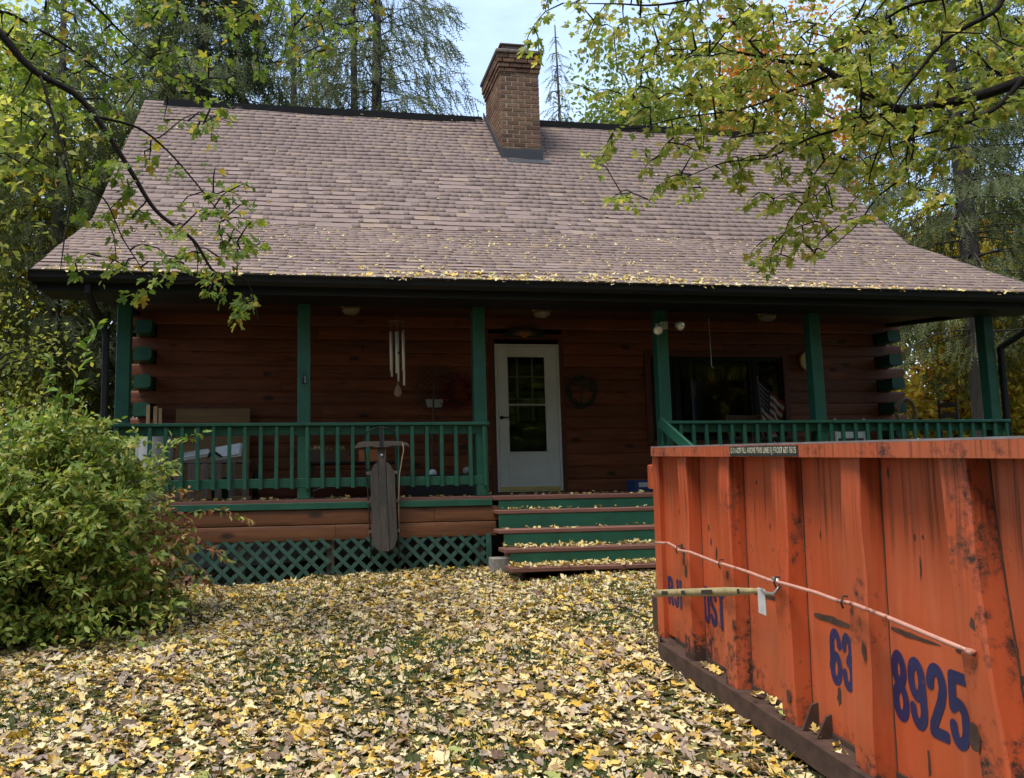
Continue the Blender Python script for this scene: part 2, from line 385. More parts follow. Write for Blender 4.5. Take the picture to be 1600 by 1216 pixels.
    def build(s, name, mat, parent=None, smooth=False, fix=True):
        me = bpy.data.meshes.new(name); me.from_pydata(s.v, [], s.f)
        for m in (mat if isinstance(mat, (list, tuple)) else [mat]): me.materials.append(M[m])
        if isinstance(mat, (list, tuple)) and len(mat) > 1: me.polygons.foreach_set('material_index', s.mi)
        if fix:
            bm = bmesh.new(); bm.from_mesh(me); bmesh.ops.recalc_face_normals(bm, faces=bm.faces); bm.to_mesh(me); bm.free()
        if smooth: me.polygons.foreach_set('use_smooth', [True]*len(me.polygons))
        me.update(); return link(name, me, None, parent)
def np_mesh(name, V, F, mat, parent=None, smooth=False):
    """V (n,3) float, F (m,k) int, k=3 or 4"""
    me = bpy.data.meshes.new(name); V = np.asarray(V, np.float32); F = np.asarray(F, np.int32); m, k = F.shape
    me.vertices.add(len(V)); me.vertices.foreach_set('co', V.ravel())
    me.loops.add(m*k); me.loops.foreach_set('vertex_index', F.ravel())
    me.polygons.add(m); me.polygons.foreach_set('loop_start', np.arange(0, m*k, k, dtype=np.int32))
    me.polygons.foreach_set('loop_total', np.full(m, k, np.int32))
    if smooth: me.polygons.foreach_set('use_smooth', np.ones(m, bool))
    me.update(calc_edges=True); return link(name, me, mat, parent)
def frames(d, up, roll=None):
    """rotation matrices (n,3,3): column y along d, column z near up"""
    d = d/np.linalg.norm(d, axis=1, keepdims=True); x = np.cross(d, up); l = np.linalg.norm(x, axis=1, keepdims=True)
    x = np.where(l < 1e-3, np.array([[1., 0, 0]]), x/np.maximum(l, 1e-6)); z = np.cross(x, d)
    if roll is not None:
        c, s = np.cos(roll)[:, None], np.sin(roll)[:, None]; x, z = x*c+z*s, -x*s+z*c
    return np.stack([x, d, z], axis=2)
def scatter(T, TF, rot, pos, size):
    """copies of template T (k,3) / TF (f,3): returns V, F"""
    n, k = len(pos), len(T)
    V = np.einsum('nij,kj->nki', rot, T)*size[:, None, None]+pos[:, None, :]
    F = (TF[None]+(np.arange(n)*k)[:, None, None]).reshape(-1, TF.shape[1])
    return V.reshape(-1, 3), F
# maple leaf outline (stalk at the origin, tip along +y), unit length
_half = [(.035, .06), (.20, -.03), (.33, .10), (.26, .20), (.54, .34), (.47, .42), (.52, .55), (.30, .47), (.19, .55), (.24, .78), (.11, .82)]
def maple(curl, fold, teeth=1):
    b = [(0, 0)]+_half+[(0, 1.02)]+[(-x, y) for x, y in _half[::-1]]
    if not teeth: b = [b[i] for i in (0, 2, 4, 5, 7, 8, 10, 12, 14, 16, 17, 19, 20, 22)]
    T = [(0, .36, 0)]+[(x, y, 0) for x, y in b]
    T = np.array(T); x, y = T[:, 0], T[:, 1]-.36
    T[:, 2] = fold*np.abs(x)+curl*(x*x*1.3+y*y)+.05*np.sin(9*x+5*y); T[0, 2] -= .03
    n = len(b); F = np.array([(0, 1+i, 1+(i+1) % n) for i in range(n)]); return T, F
MAPLES = [maple(.25, .12), maple(-.35, .1), maple(.5, -.25), maple(-.15, .35), maple(.8, .0)]
MAPLES_LO = [maple(.25, .12, 0), maple(-.35, .1, 0), maple(.5, -.25, 0)]
def worn(seed):
    """a fallen leaf: lobes pulled about, part of it rolled or torn"""
    r = np.random.RandomState(seed); T, F = maple(r.uniform(-.3, .5), r.uniform(-.2, .3), 0 if seed % 3 else 1)
    ang = np.arctan2(T[1:, 0], T[1:, 1]-.36); k = 1+.28*np.interp(ang, np.linspace(-3.2, 3.2, 7), r.normal(0, 1, 7)*.7)*1.0
    T[1:, :2] = (T[1:, :2]-[0, .36])*np.clip(k, .45, 1.4)[:, None]+[0, .36]
    a = r.uniform(0, 6.28); n_ = np.array([np.cos(a), np.sin(a)]); s_ = (T[:, :2]-[0, .36])@n_-r.uniform(.0, .25); up = np.clip(s_, 0, None)
    T[:, 2] += r.uniform(.2, 1.1)*up*r.choice([-1, 1]); T[:, :2] -= np.outer(up*r.uniform(.1, .7), n_)
    T[:, 0] *= r.uniform(.7, 1.05); return T, F
WORN = [worn(i) for i in range(16)]
OVAL = (np.array([(0, 0, 0), (.22, .35, .07), (.17, .7, .05), (0, 1, -.06), (-.17, .7, .05), (-.22, .35, .07), (0, .5, -.01)]),
        np.array([(0, 1, 6), (1, 2, 6), (2, 3, 6), (3, 4, 6), (4, 5, 6), (5, 0, 6)]))
DIAMOND = (np.array([(0, 0, 0), (.3, .45, .06), (0, 1, 0), (-.3, .45, .06)]), np.array([(0, 1, 2), (0, 2, 3)]))
def leaf_cloud(name, templates, pos, d, up, size, mat, parent, singles=0, roll=None, sname='leaf', org=(0, 0, 0)):
    """foliage: all leaves in one part, the 'singles' nearest the camera as objects of their own"""
    n = len(pos); rot = frames(d, up, roll); which = R.randint(0, len(templates), n)
    near = np.zeros(n, bool)
    if singles:
        dist = np.linalg.norm(pos-np.array(CAM['loc']), axis=1)/size
        q = pos-np.array(CAM['loc']); zc = q@np.array(_f); xc = q@np.array(_r)/np.maximum(zc, .01); yc = q@np.array(_u)/np.maximum(zc, .01)
        vis = (zc > .3) & (xc > -.52) & (xc < .72) & (np.abs(yc) < .47)
        dist = np.where(vis, dist, 1e6); idx = np.argsort(dist)[:singles]; near[idx[dist[idx] < 1e5]] = True
    pos = pos-np.array(org)
    Vs, Fs, off = [], [], 0
    for t, (T, TF) in enumerate(templates):
        k = (which == t) & ~near
        if not k.any(): continue
        V, F = scatter(T, TF, rot[k], pos[k], size[k]); Vs.append(V); Fs.append(F+off); off += len(V)
    o = np_mesh(name, np.concatenate(Vs), np.concatenate(Fs), mat, parent); o['kind'] = 'stuff'
    if singles:
        host = parent if parent is not None else o
        ms = []
        for T, TF in templates:
            me = bpy.data.meshes.new(sname); me.from_pydata([tuple(v) for v in T], [], [tuple(int(i) for i in f) for f in TF])
            me.materials.append(M[mat]); ms.append(me)
        for i in np.nonzero(near)[0]:
            c = bpy.data.objects.new(sname, ms[which[i]]); COL.objects.link(c); c.parent = host
            r3 = rot[i]*size[i]
            c.matrix_basis = Matrix([[*r3[0], pos[i][0]], [*r3[1], pos[i][1]], [*r3[2], pos[i][2]], [0, 0, 0, 1]])
    return o
def unit(n):
    v = R.normal(size=(n, 3)); return v/np.linalg.norm(v, axis=1, keepdims=True)

# ------------------------------------------------------------------ ground
def bump(x, y):
    return .018*np.sin(x*2.1+1.3*np.sin(y*1.1))+.015*np.sin(y*2.7+x*.8)+.008*np.sin(x*5.3-y*4.1)
def G(x, y):
    x = np.asarray(x, float); y = np.asarray(y, float)
    z = -.835+.030*(np.clip(x, -6, 3)+1.2)
    z = z+np.where(y < -1.97, .047*(np.maximum(y, -16)+1.97), .03*(np.minimum(y, 30)+1.97))
    return z+bump(x, y)
def build_ground():
    def axis(lo, hi, core0, core1, step):
        a = list(np.arange(core0, core1+1e-6, step)); s = step; x = core1
        while x < hi: s *= 1.35; x += s; a.append(x)
        s = step; x = core0
        while x > lo: s *= 1.35; x -= s; a.insert(0, x)
        return np.array(a)
    X = axis(-600, 600, -10, 10, .22); Y = axis(-600, 600, -13, 4, .22)
    gx, gy = np.meshgrid(X, Y); z = G(gx, gy); V = np.stack([gx, gy, z], 2).reshape(-1, 3)
    nx, ny = len(X), len(Y); i = (np.arange(ny-1)[:, None]*nx+np.arange(nx-1)[None]).ravel()
    tag(np_mesh('ground', V, np.stack([i, i+1, i+nx+1, i+nx], 1), 'ground', smooth=True), kind='structure')
build_ground()

# ------------------------------------------------------------------ log house
house = empty('log_house', (0, 0, 0))
tag(house, 'red-brown log house with green porch, steep shingled roof and brick chimney', 'house')
HX0, HX1 = -4.78, 6.16          # outer corners of the log walls
CH, Z0 = .178, -.03            # log course height, deck level
NC = 14
D = 1.918                      # porch depth to the face of the posts
def logprof(h, depth=.16, bulge=.008, g=.001):
    pts = [(depth, g), (depth, h-g), (0.004, h-g)]
    for i in range(1, 8):
        t = i/8; pts.append((-bulge*math.sin(math.pi*t)**.4, h-g-(h-2*g)*t))
    pts.append((.004, g)); return pts
front = empty('front_wall', parent=house)
OPEN = [(-.075, 1.005, 0, 2.2), (2.22, 4.46, .62, 1.98)]    # door and window openings (x0,x1,z0,z1)
for c in range(NC):
    z = Z0+c*CH; passing = c % 2 == 1
    xs0, xs1 = (HX0-.20, HX1+.235) if passing else (HX0+.225, HX1-.225)
    spans = [(xs0, xs1)]
    for (a, b, za, zb) in OPEN:
        if z+CH*.5 > za and z+CH*.5 < zb:
            nw = []
            for s in spans:
                if a > s[0] and b < s[1]: nw += [(s[0], a), (b, s[1])]
                else: nw.append(s)
            spans = nw
    for (a, b) in spans:
        cuts = [a]
        while b-cuts[-1] > 3.6: cuts.append(cuts[-1]+random.uniform(1.4, 3.2))
        cuts.append(b)
        for i in range(len(cuts)-1):
            m = MB(); m.prism(logprof(CH), 0, cuts[i]+.0015, cuts[i+1]-.0015)
            o = m.build('log', 'log', front); o.location = (0, R.uniform(-.004, .004), z)
# side and rear walls, and the green-painted ends of the side logs
for nm, xw, sg in (('side_wall', HX0, 1), ('side_wall', HX1, -1)):
    wl = empty(nm, parent=house)
    for c in range(NC):
        z = Z0+c*CH; passing = c % 2 == 0
        y0 = -.02 if passing else .17
        m = MB(); pr = [(sg*u, v) for u, v in logprof(CH)]
        m.prism(pr, 1, y0, 6.1); o = m.build('log', 'log_y', wl); o.location = (xw, 0, z)
        if passing:
            m = MB(); wdt = .215; yb = -.30-R.uniform(0, .02)
            prf = [(-.0, .012), (.03, .004), (.17, .004), (.205, .02), (wdt, .06), (wdt, CH-.05), (.20, CH-.012), (.165, CH-.003), (.03, CH-.003), (.006, CH-.02)]
            m.prism([(sg*u, v) for u, v in prf], 1, yb, -.023); o = m.build('log_end', 'green', wl); o.location = (xw, 0, z)
rear = empty('rear_wall', parent=house)
for c in range(NC):
    m = MB(); m.box(HX0+.2, HX1-.2, 5.95, 6.1, Z0+c*CH+.002, Z0+(c+1)*CH-.002, .01); m.build('log', 'log', rear)
# gables
EY, EZ, BY, BZ, RY, RZ = -D-.5, 2.337, -.144, 3.646, 2.953, 6.805
for xg in (HX0+.03, HX1-.13):
    m = MB(); m.prism([(.0, 2.463), (6.1, 2.463), (6.1, 3.4), (RY, RZ-.22), (BY, BZ-.22), (0, 3.6)], 0, xg, xg+.1); m.build('gable_wall', 'log_y', house)
# floor slab inside, keeps the rooms dark
m = MB(); m.box(HX0+.17, HX1-.17, .17, 5.9, -.20, -.06); m.build('room_floor', 'brown_wood', house)
m = MB(); m.box(HX0+.17, HX1-.17, .17, 5.9, 2.44, 2.50); m.build('room_ceiling', 'brown_wood', house)

# ---- roof
roof = empty('roof', parent=house)
XL, XR = -5.355, 6.587
n1 = Vector((0, -(BZ-EZ), (BY-EY))).normalized(); n2 = Vector((0, -(RZ-BZ), (RY-BY))).normalized()
m = MB(); m.prism([(EY, EZ-.02), (BY, BZ-.02), (RY, RZ-.02), (6.8, 2.9), (6.8, 2.78), (RY, RZ-.22), (BY+.04, BZ-.20), (EY, EZ-.12)], 0, XL+.02, XR-.02)
m.build('sheathing', 'ceiling', roof)
for xa, xb in ((XL, XL+.03), (XR-.03, XR)):          # rake boards
    m = MB(); m.prism([(EY-.01, EZ-.005), (BY, BZ-.005), (RY, RZ-.005), (RY, RZ-.24), (BY+.05, BZ-.22), (EY-.01, EZ-.16)], 0, xa-.004, xb-.004); m.build('rake_board', 'black', roof)
# shingles: courses of random tabs with raised butts
def shingles():
    rows = []
    for (p0, p1, nrm, nrow) in ((Vector((0, EY-.03, EZ)), Vector((0, BY, BZ)), n1, 19), (Vector((0, BY, BZ)), Vector((0, RY, RZ)), n2, 32)):
        for i in range(nrow):
            a = p0.lerp(p1, i/nrow); b = p0.lerp(p1, min(1, (i+1.18)/nrow)); rows.append((a, b, nrm))
    Vs = []; area = []; camv = Vector(CAM['loc'])
    for ri, (a, b, nrm) in enumerate(rows):
        x = XL-R.uniform(0, .15)
        wav = .004*math.sin(ri*1.7)
        while x < XR:
            wd = R.choice([.09, .12, .15, .18, .22]) + R.uniform(-.02, .02)
            xa, xb = max(x, XL-.012), min(x+wd, XR+.012); x += wd
            if xb-xa < .03: continue
            t = R.choice([.009, .012, .016], p=[.3, .4, .3])+R.uniform(0, .002); dz = nrm*t; dn = (a-b).normalized()*R.uniform(-.004, .006)
            sag = nrm*(.006*math.sin(xa*1.3+ri*.4)+.004*math.sin(xa*3.1))
            A, B_ = a+dn+dz+sag, b+nrm*.001+sag; A0 = a+dn-nrm*.004+sag
            q = [(xa, A.y, A.z), (xb, A.y, A.z), (xb, B_.y, B_.z), (xa, B_.y, B_.z), (xa, A0.y, A0.z), (xb, A0.y, A0.z)]
            cpt = Vector(((xa+xb)/2, a.y, a.z)); dv = camv-cpt
            Vs.append(q); area.append((xb-xa)*dv.normalized().dot(nrm)/dv.length_squared)
    Vs = np.array(Vs); area = np.array(area)
    TF = np.array([(0, 1, 2, 3), (4, 5, 1, 0), (4, 0, 3, 3), (5, 2, 1, 1)])
    tf = [(0, 1, 2, 3), (4, 5, 1, 0), (4, 0, 3), (5, 2, 1)]
    top = np.argsort(-area)[:300]; rest = np.ones(len(Vs), bool); rest[top] = False
    V = Vs[rest]; k = len(V); F = []
    tri = np.array([(0, 1, 2), (0, 2, 3), (4, 5, 1), (4, 1, 0), (4, 0, 3), (5, 2, 1)])
    F = (tri[None]+(np.arange(k)*6)[:, None, None]).reshape(-1, 3)
    o = np_mesh('shingles', V.reshape(-1, 3), F, 'shingle', roof); o['kind'] = 'stuff'
    tint = R.uniform(size=len(Vs)).astype(np.float32); o.data.attributes.new('tint', 'FLOAT', 'POINT').data.foreach_set('value', np.repeat(tint[rest], 6))
    for i in top:
        me = bpy.data.meshes.new('shingle'); me.from_pydata([tuple(v) for v in Vs[i]], [], tf); me.materials.append(M['shingle']); me.attributes.new('tint', 'FLOAT', 'POINT').data.foreach_set('value', np.full(6, tint[i], np.float32))
        link('shingle', me, None, roof)
shingles()
m = MB(); m.prism([(RY-.17, RZ-.155), (RY, RZ+.05), (RY+.17, RZ-.155), (RY+.17, RZ-.185), (RY, RZ+.01), (RY-.17, RZ-.185)], 0, XL+.32, .60); m.build('ridge_vent', 'ridge', roof)
m = MB(); m.prism([(RY-.17, RZ-.155), (RY, RZ+.05), (RY+.17, RZ-.155), (RY+.17, RZ-.185), (RY, RZ+.01), (RY-.17, RZ-.185)], 0, 1.42, XR-.3); m.build('ridge_vent', 'ridge', roof)
# fascia, gutter, soffit beam
m = MB(); m.box(XL+.03, XR-.03, EY+.02, EY+.05, EZ-.20, EZ-.03); m.build('fascia', 'black', house)
gut = MB(); prof = [(-.115, .0), (-.115, -.012), (-.100, -.03), (-.094, -.075), (-.07, -.115), (0, -.115), (0, -.107), (-.065, -.107), (-.086, -.072), (-.094, -.03), (-.107, -.008), (-.107, 0)]
gut.prism([(EY+.018+u, EZ-.008+v) for u, v in prof], 0, XL-.02, XR+.02)
gut.box(XL-.022, XL-.02, EY-.09, EY+.018, EZ-.12, EZ-.01, .0005); gut.box(XR+.02, XR+.022, EY-.09, EY+.018, EZ-.12, EZ-.01, .0005)
gutter = gut.build('gutter', 'black', house)
for i in range(14):
    x = XL+.4+i*.86; m = MB(); m.box(x, x+.02, EY-.085, EY+.015, EZ-.013, EZ-.009, .0005); m.build('gutter_strap', 'black', gutter)
m = MB(); m.box(HX0-.2, HX1+.2, -D-.01, -D+.14, 2.163, 2.31, .006); m.build('header_beam', 'black', house)
# porch ceiling boards
pc = empty('porch_ceiling', parent=house)
for i in range(14):
    y0 = -D+.145+i*(D-.16)/14; y1 = y0+(D-.16)/14-.003; z0 = 2.235+(y0+D)*.105; z1 = 2.235+(y1+D)*.105
    m = MB(); m.prism([(y0, z0), (y1, z1), (y1, z1+.02), (y0, z0+.02)], 0, HX0-.2, HX1+.2); m.build('board', 'ceiling', pc)
for xb in (HX0-.12, HX1-.0):
    m = MB(); m.prism([(-D+.15, 2.20), (-.02, 2.385), (-.02, 2.60), (-D+.15, 2.42)], 0, xb, xb+.12); m.build('end_beam', 'black', house)
m = MB(); m.box(XL+.05, XR-.05, EY+.06, -D-.02, EZ-.19, EZ-.17, .002); m.build('soffit', 'black', house)

# ---- porch: deck, posts, railings, band logs, lattice, steps
deck = empty('porch_deck', parent=house)
nb = 14
for i in range(nb):
    y0 = -D-.05+i*(D+.0)/nb; m = MB(); m.box(HX0-.05, HX1+.05, y0, y0+D/nb-.006, Z0-.04, Z0-R.uniform(0, .002), .003); m.build('deck_board', 'tread', deck)
PX = [-4.57, -2.638, -.632, 1.625, 3.651, 6.116]
for x in PX:
    m = MB(); m.box(x-.07, x+.07, -D, -D+.14, Z0+.002, 2.16, .006); m.build('post', 'green', house)
RT = .809
def railing(x0, x1, name='railing'):
    rl = empty(name, parent=house)
    m = MB(); m.box(x0, x1, -D-.055, -D+.10, RT-.036, RT, .006); m.build('top_rail', 'green_x', rl)
    m = MB(); m.box(x0+.02, x1-.02, -D-.004, -D+.034, RT-.135, RT-.038, .004); m.build('upper_rail', 'green_x', rl)
    m = MB(); m.box(x0+.02, x1-.02, -D-.004, -D+.034, .10, .20, .004); m.build('lower_rail', 'green_x', rl)
    n = int(round((x1-x0-.1)/.164)); base = None
    for i in range(n+1):
        x = x0+.06+(x1-x0-.12)*i/n
        if base is None:
            mb = MB(); mb.box(-.02, .02, -D-.045, -D-.005, .085, RT-.04, .004); base = mb.build('baluster', 'green', rl); base.location.x = x
        else:
            o = base.copy(); COL.objects.link(o); o.parent = rl; o.location = (x, R.uniform(-.002, .002), R.uniform(-.003, .003)); o.rotation_euler[1] = R.uniform(-.006, .006)
railing(-4.66, -.545); railing(1.56, 6.26)
# diagonal hand rail beside the steps (right flight side)
m = MB(); m.bar((1.53, -D-.02, .80), (1.78, -D-.95, .12), .04, .12); m.build('stair_rail', 'green', house)
# green edge trim and band logs under the deck
m = MB(); m.box(HX0+.1, -.545, -D-.075, -D-.052, Z0-.105, Z0-.035, .003); m.build('edge_trim', 'green_x', house)
m = MB(); m.box(1.62, HX1+.1, -D-.075, -D-.052, Z0-.105, Z0-.035, .003); m.build('edge_trim', 'green_x', house)
band = empty('deck_skirt', parent=house)
bp = [(.1, .002), (.1, .166), (0, .166), (-.008, .158), (-.012, .13), (-.013, .085), (-.012, .035), (-.008, .008), (0, .002)]
for r_, cuts in ((0, (HX0-.05, -1.75+.55, -.46)), (1, (HX0-.05, -2.3, -.50)), ):
    for i in range(len(cuts)-1):
        m = MB(); m.prism(bp, 0, cuts[i]+.002, cuts[i+1]-.002); o = m.build('log', 'band', band); o.location = (0, -D-.045, Z0-.105-.17*(r_+1))
for r_ in (0, 1):
    m = MB(); m.prism(bp, 0, 1.70, HX1+.1); o = m.build('log', 'band', band); o.location = (0, -D-.045, Z0-.105-.17*(r_+1))
def lattice(x0, x1, ztop, zbot0, zbot1):
    lt = empty('lattice_panel', parent=house); y = -D-.045; w_ = .042; sp = .170
    def zb(x): return zbot0+(zbot1-zbot0)*(x-x0)/(x1-x0)
    for layer, sg in ((0, 1), (1, -1)):
        k = 0; s = x0-2.0
        while s < x1+2:
            # line x = s + sg*(z-ztop)*... 45 degrees
            pts = []
            for i in range(41):
                z = zb((x0+x1)/2)-.05+(ztop-zb((x0+x1)/2)+.05)*i/40; x = s+sg*(z-ztop)
                if x0 <= x <= x1 and z >= zb(x): pts.append((x, z))
            if len(pts) > 2:
                a, b = pts[0], pts[-1]; yy = y-.007*layer+R.uniform(-.0008, .0008)
                m = MB(); m.bar((a[0], yy, a[1]), (b[0], yy, b[1]), .006, w_, .001, up=(-sg*.7, 0, .7)); m.build('slat', 'green_old', lt)
            s += sp
    return lt
lattice(-4.55, -2.36, -.447, -.98, -.90); lattice(-2.34, -.62, -.447, -.905, -.83); lattice(1.78, 6.2, -.447, -.76, -.70)
m = MB(); m.box(-.62, -.56, -D-.06, -D+.02, -.85, -.45, .004); m.build('lattice_post', 'green_old', house)
for xp in (-2.35, -3.3, -4.5, -.68):
    m = MB(); m.box(xp-.045, xp+.045, -D-.028, -D+.06, -1.1, -.45, .006); m.build('pier', 'grey_wood_x', house)
m = MB(); m.bar((-4.6, -D-.03, -.985), (-2.3, -D-.03, -.915), .03, .06); m.build('lattice_sill', 'grey_wood_x', house)
m = MB(); m.box(HX0, HX1, -.35, -.25, -1.1, -.08, .004); m.build('foundation', 'concrete', house)
steps = empty('porch_steps', parent=house)
SX0, SX1 = -.535, 1.72
m = MB(); m.box(-.53, 1.70, -D-.085, -D-.051, Z0-.05, Z0-.004, .004); m.build('nosing', 'tread', steps)
ty = [-D-.05-.25, -D-.05-.52, -D-.05-.79, -D-.05-1.06]; tz = [-.187, -.384, -.565, -.733]; tx = [-.535, -.585, -.60, -.605]
for i in range(4):
    yb = -D-.052 if i == 0 else ty[i-1]+.02
    m = MB(); m.box(tx[i], SX1, ty[i], ty[i]+.30, tz[i]-.042, tz[i], .006); m.build('tread', 'tread', steps)
    top = (Z0-.052) if i == 0 else tz[i-1]-.044
    m = MB(); m.box(tx[i]+.06 if i else -.47, SX1-.03, *((ty[i]+.275, ty[i]+.297) if i else (-D-.078, -D-.056)), tz[i]+.001, top, .002); m.build('riser', 'green_x', steps)
m = MB(); m.prism([(-D-.06, -.95), (-D-.06, -.26), (ty[0]+.32, -.26), (ty[1]+.31, -.45), (ty[2]+.31, -.63), (ty[3]+.31, -.80), (ty[3]+.31, -.95)], 0, SX1-.09, SX1-.05); m.build('stringer', 'green', steps)
m = MB(); m.prism([(-D-.06, -.95), (-D-.06, -.26), (ty[0]+.32, -.26), (ty[1]+.31, -.45), (ty[2]+.31, -.63), (ty[3]+.31, -.80), (ty[3]+.31, -.95)], 0, -.42, -.38); m.build('stringer', 'brown_wood', steps)

# ---- door and window
door = empty('storm_door', parent=house)
DW, DH = .93, 2.06
m = MB(); [m.box(*b) for b in ((-.075, -.005, -.03, .10, Z0, 2.13, .004), (DW+.005, DW+.075, -.03, .10, Z0, 2.13, .004), (-.075, DW+.075, -.032, .10, 2.135, 2.21, .004))]; m.build('casing', 'trim', door)
m = MB(); m.box(-.075, DW+.075, -.07, .10, Z0+.001, -.004, .004); m.build('threshold', 'brown_wood', door)
m = MB(); [m.box(*b) for b in ((0, .028, -.045, .02, 0, DH, .004), (DW-.028, DW, -.045, .02, 0, DH, .004), (.028, DW-.028, -.045, .02, DH-.028, DH, .004))]; m.build('jamb', 'white', door)
m = MB()
for b in ((.032, .165, -.035, .005, .035, DH-.032, .005), (DW-.20, DW-.032, -.035, .005, .035, DH-.032, .005), (.165, DW-.20, -.035, .005, DH-.17, DH-.032, .005), (.165, DW-.20, -.035, .005, .035, .53, .005)): m.box(*b)
slab = m.build('door_leaf', 'white', door)
m = MB(); [m.box(*b) for b in ((.165, .18, -.041, -.02, .53, DH-.17, .003), (DW-.215, DW-.20, -.041, -.02, .53, DH-.17, .003), (.18, DW-.215, -.041, -.02, DH-.185, DH-.17, .003), (.18, DW-.215, -.041, -.02, .53, .545, .003))]; m.build('glass_frame', 'white', door)
m = MB(); m.box(.18, DW-.215, -.022, -.018, .545, DH-.185, .0005); m.build('pane', 'glass', door)
m = MB(); m.box(.181, DW-.216, -.032, -.0245, 1.185, 1.215, .002); m.build('sash_bar', 'plastic_grey', door)
m = MB(); [m.box(*b) for b in ((.14, .15, -.038, -.034, .13, .41, .001), (DW-.15, DW-.14, -.038, -.034, .13, .41, .001), (.15, DW-.15, -.038, -.034, .40, .41, .001), (.15, DW-.15, -.038, -.034, .13, .14, .001))]; m.build('kick_panel', 'white', slab)
for i in range(7):
    for zz in (.16, .375):
        m = MB(); m.lathe([(.006, 0), (.005, -.004), (0.001, -.005)], (.2+i*.085, -.0355, zz), 8, ax='y'); m.build('rivet', 'steel', slab)
m = MB(); m.box(.032, DW-.032, -.041, .0, .006, .062, .003); m.build('sweep', 'brass', door)
m = MB(); m.lathe([(.026, 0), (.026, -.008), (.012, -.012), (.012, -.045), (.001, -.046)], (.075, -.036, 1.02), 14, ax='y'); m.tube([(.075, -.078, 1.02), (.12, -.082, 1.018), (.17, -.075, 1.024)], [.010, .009, .007]); m.build('handle', 'iron', door, True)
# inner wooden door with small panes, behind the storm door
m = MB(); [m.box(*b) for b in ((.0, .13, .11, .15, 0, DH, .004), (DW-.13, DW, .11, .15, 0, DH, .004), (.13, DW-.13, .11, .15, 0, .98, .004), (.13, DW-.13, .11, .15, DH-.13, DH, .004))]; m.build('inner_door', 'navy', door)
for i in (1, 2):
    m = MB(); m.box(.13+i*(DW-.26)/3-.012, .13+i*(DW-.26)/3+.012, .108, .14, .98, DH-.13, .002); m.build('glazing_bar', 'plastic_grey', door)
for i in (1, 2):
    m = MB(); m.box(.13, DW-.13, .112, .136, .98+i*.317-.012, .98+i*.317+.012, .002); m.build('glazing_bar', 'plastic_grey', door)
win = empty('window', parent=house)
WX0, WX1, WZ0, WZ1 = 2.30, 4.38, .68, 1.90
m = MB(); [m.box(*b) for b in ((WX0-.08, WX0, -.05, .10, WZ0-.08, WZ1+.08, .004), (WX1, WX1+.08, -.05, .10, WZ0-.08, WZ1+.08, .004), (WX0+.001, WX1-.001, -.052, .10, WZ1, WZ1+.08, .004), (WX0+.001, WX1-.001, -.06, .10, WZ0-.08, WZ0, .004))]; m.build('frame', 'trim', win)
SEC = [(2.30, 2.66), (2.70, 3.90), (3.94, 4.38)]
for a, b in SEC:
    m = MB(); [m.box(*q) for q in ((a, a+.05, -.02, .06, WZ0, WZ1, .004), (b-.05, b, -.02, .06, WZ0, WZ1, .004), (a+.05, b-.05, -.018, .06, WZ1-.055, WZ1, .004), (a+.05, b-.05, -.018, .06, WZ0, WZ0+.06, .004))]; m.build('sash', 'black', win)
    m = MB(); m.box(a+.05, b-.05, .01, .015, WZ0+.06, WZ1-.055, .0005); m.build('pane', 'glass', win)
for a in (2.66, 3.90):
    m = MB(); m.box(a+.001, a+.039, -.03, .08, WZ0, WZ1, .004); m.build('mullion', 'black', win)
m = MB()
for i in range(40):
    x = 2.74+i*.0285; m.add([(x, .10+.012*(i % 2), 1.86), (x+.0285, .10+.012*((i+1) % 2), 1.86), (x+.0285, .10+.02*((i+1) % 2), 1.58+.01*math.sin(i)), (x, .10+.02*(i % 2), 1.58+.01*math.sin(i-1))], [(0, 1, 2, 3)])
m.build('valance', 'shade', win)

# ---- chimney
chim = empty('chimney', parent=house)
CX0, CX1, CY0, CY1 = .648, 1.327, 1.72, 2.84
CZT = 7.06
m = MB(); m.box(CX0+.008, CX1-.008, CY0+.008, CY1-.008, 4.6, CZT+.10, .001); m.build('mortar', 'mortar', chim)
def brick_mesh(w_, d_, h_):
    m = MB(); m.box(-w_/2, w_/2, -d_/2, d_/2, -h_/2, h_/2, .005); o = m.build('brick', 'brick', chim); return o
CB = {}
def brick(kind, loc):
    if kind not in CB:
        o = brick_mesh(*kind); CB[kind] = o
    else:
        o = CB[kind].copy(); COL.objects.link(o); o.parent = chim
    o.location = loc; return o
h_ = .078; bl = .205; bw = .095; z = 5.52; k = 0
def course(z, ex, k, front_only=False):
    x0, x1, y0, y1 = CX0-ex, CX1+ex, CY0-ex, CY1+ex; t = .014
    wlen = x1-x0
    cuts = [x0]; x = x0+(bl if k % 2 else bw+.004)
    while x < x1-.05: cuts.append(x); x += bl+t
    cuts.append(x1+t)
    for i in range(len(cuts)-1):
        a = cuts[i]; b = cuts[i+1]-t
        if b-a > .03: brick((round(b-a, 2), bw, h_-t), ((a+b)/2, y0+bw/2+R.uniform(-.002, .002), z+h_/2))
    for xs in (x0+bw/2, x1-bw/2):
        y = y0+bw+t if k % 2 else y0+bw+t; first = True
        cuts = [y]; y += (bw if k % 2 else bl)
        while y < y1-.05: cuts.append(y); y += bl+t
        cuts.append(y1+t)
        for i in range(len(cuts)-1):
            a = cuts[i]; b = cuts[i+1]-t; roofz = BZ+(RZ-BZ)*((a+b)/2-BY)/(RY-BY)
            if b-a > .03 and z+h_ > min(roofz, RZ): brick((bw, round(b-a, 2), h_-t), (xs+R.uniform(-.002, .002), (a+b)/2, z+h_/2))
while z < CZT-.001:
    course(z, 0, k); z += h_; k += 1
ztop = z
for j, ex in enumerate((.018, .036, .054, .054)):
    course(z, ex, k); z += h_; k += 1
m = MB()
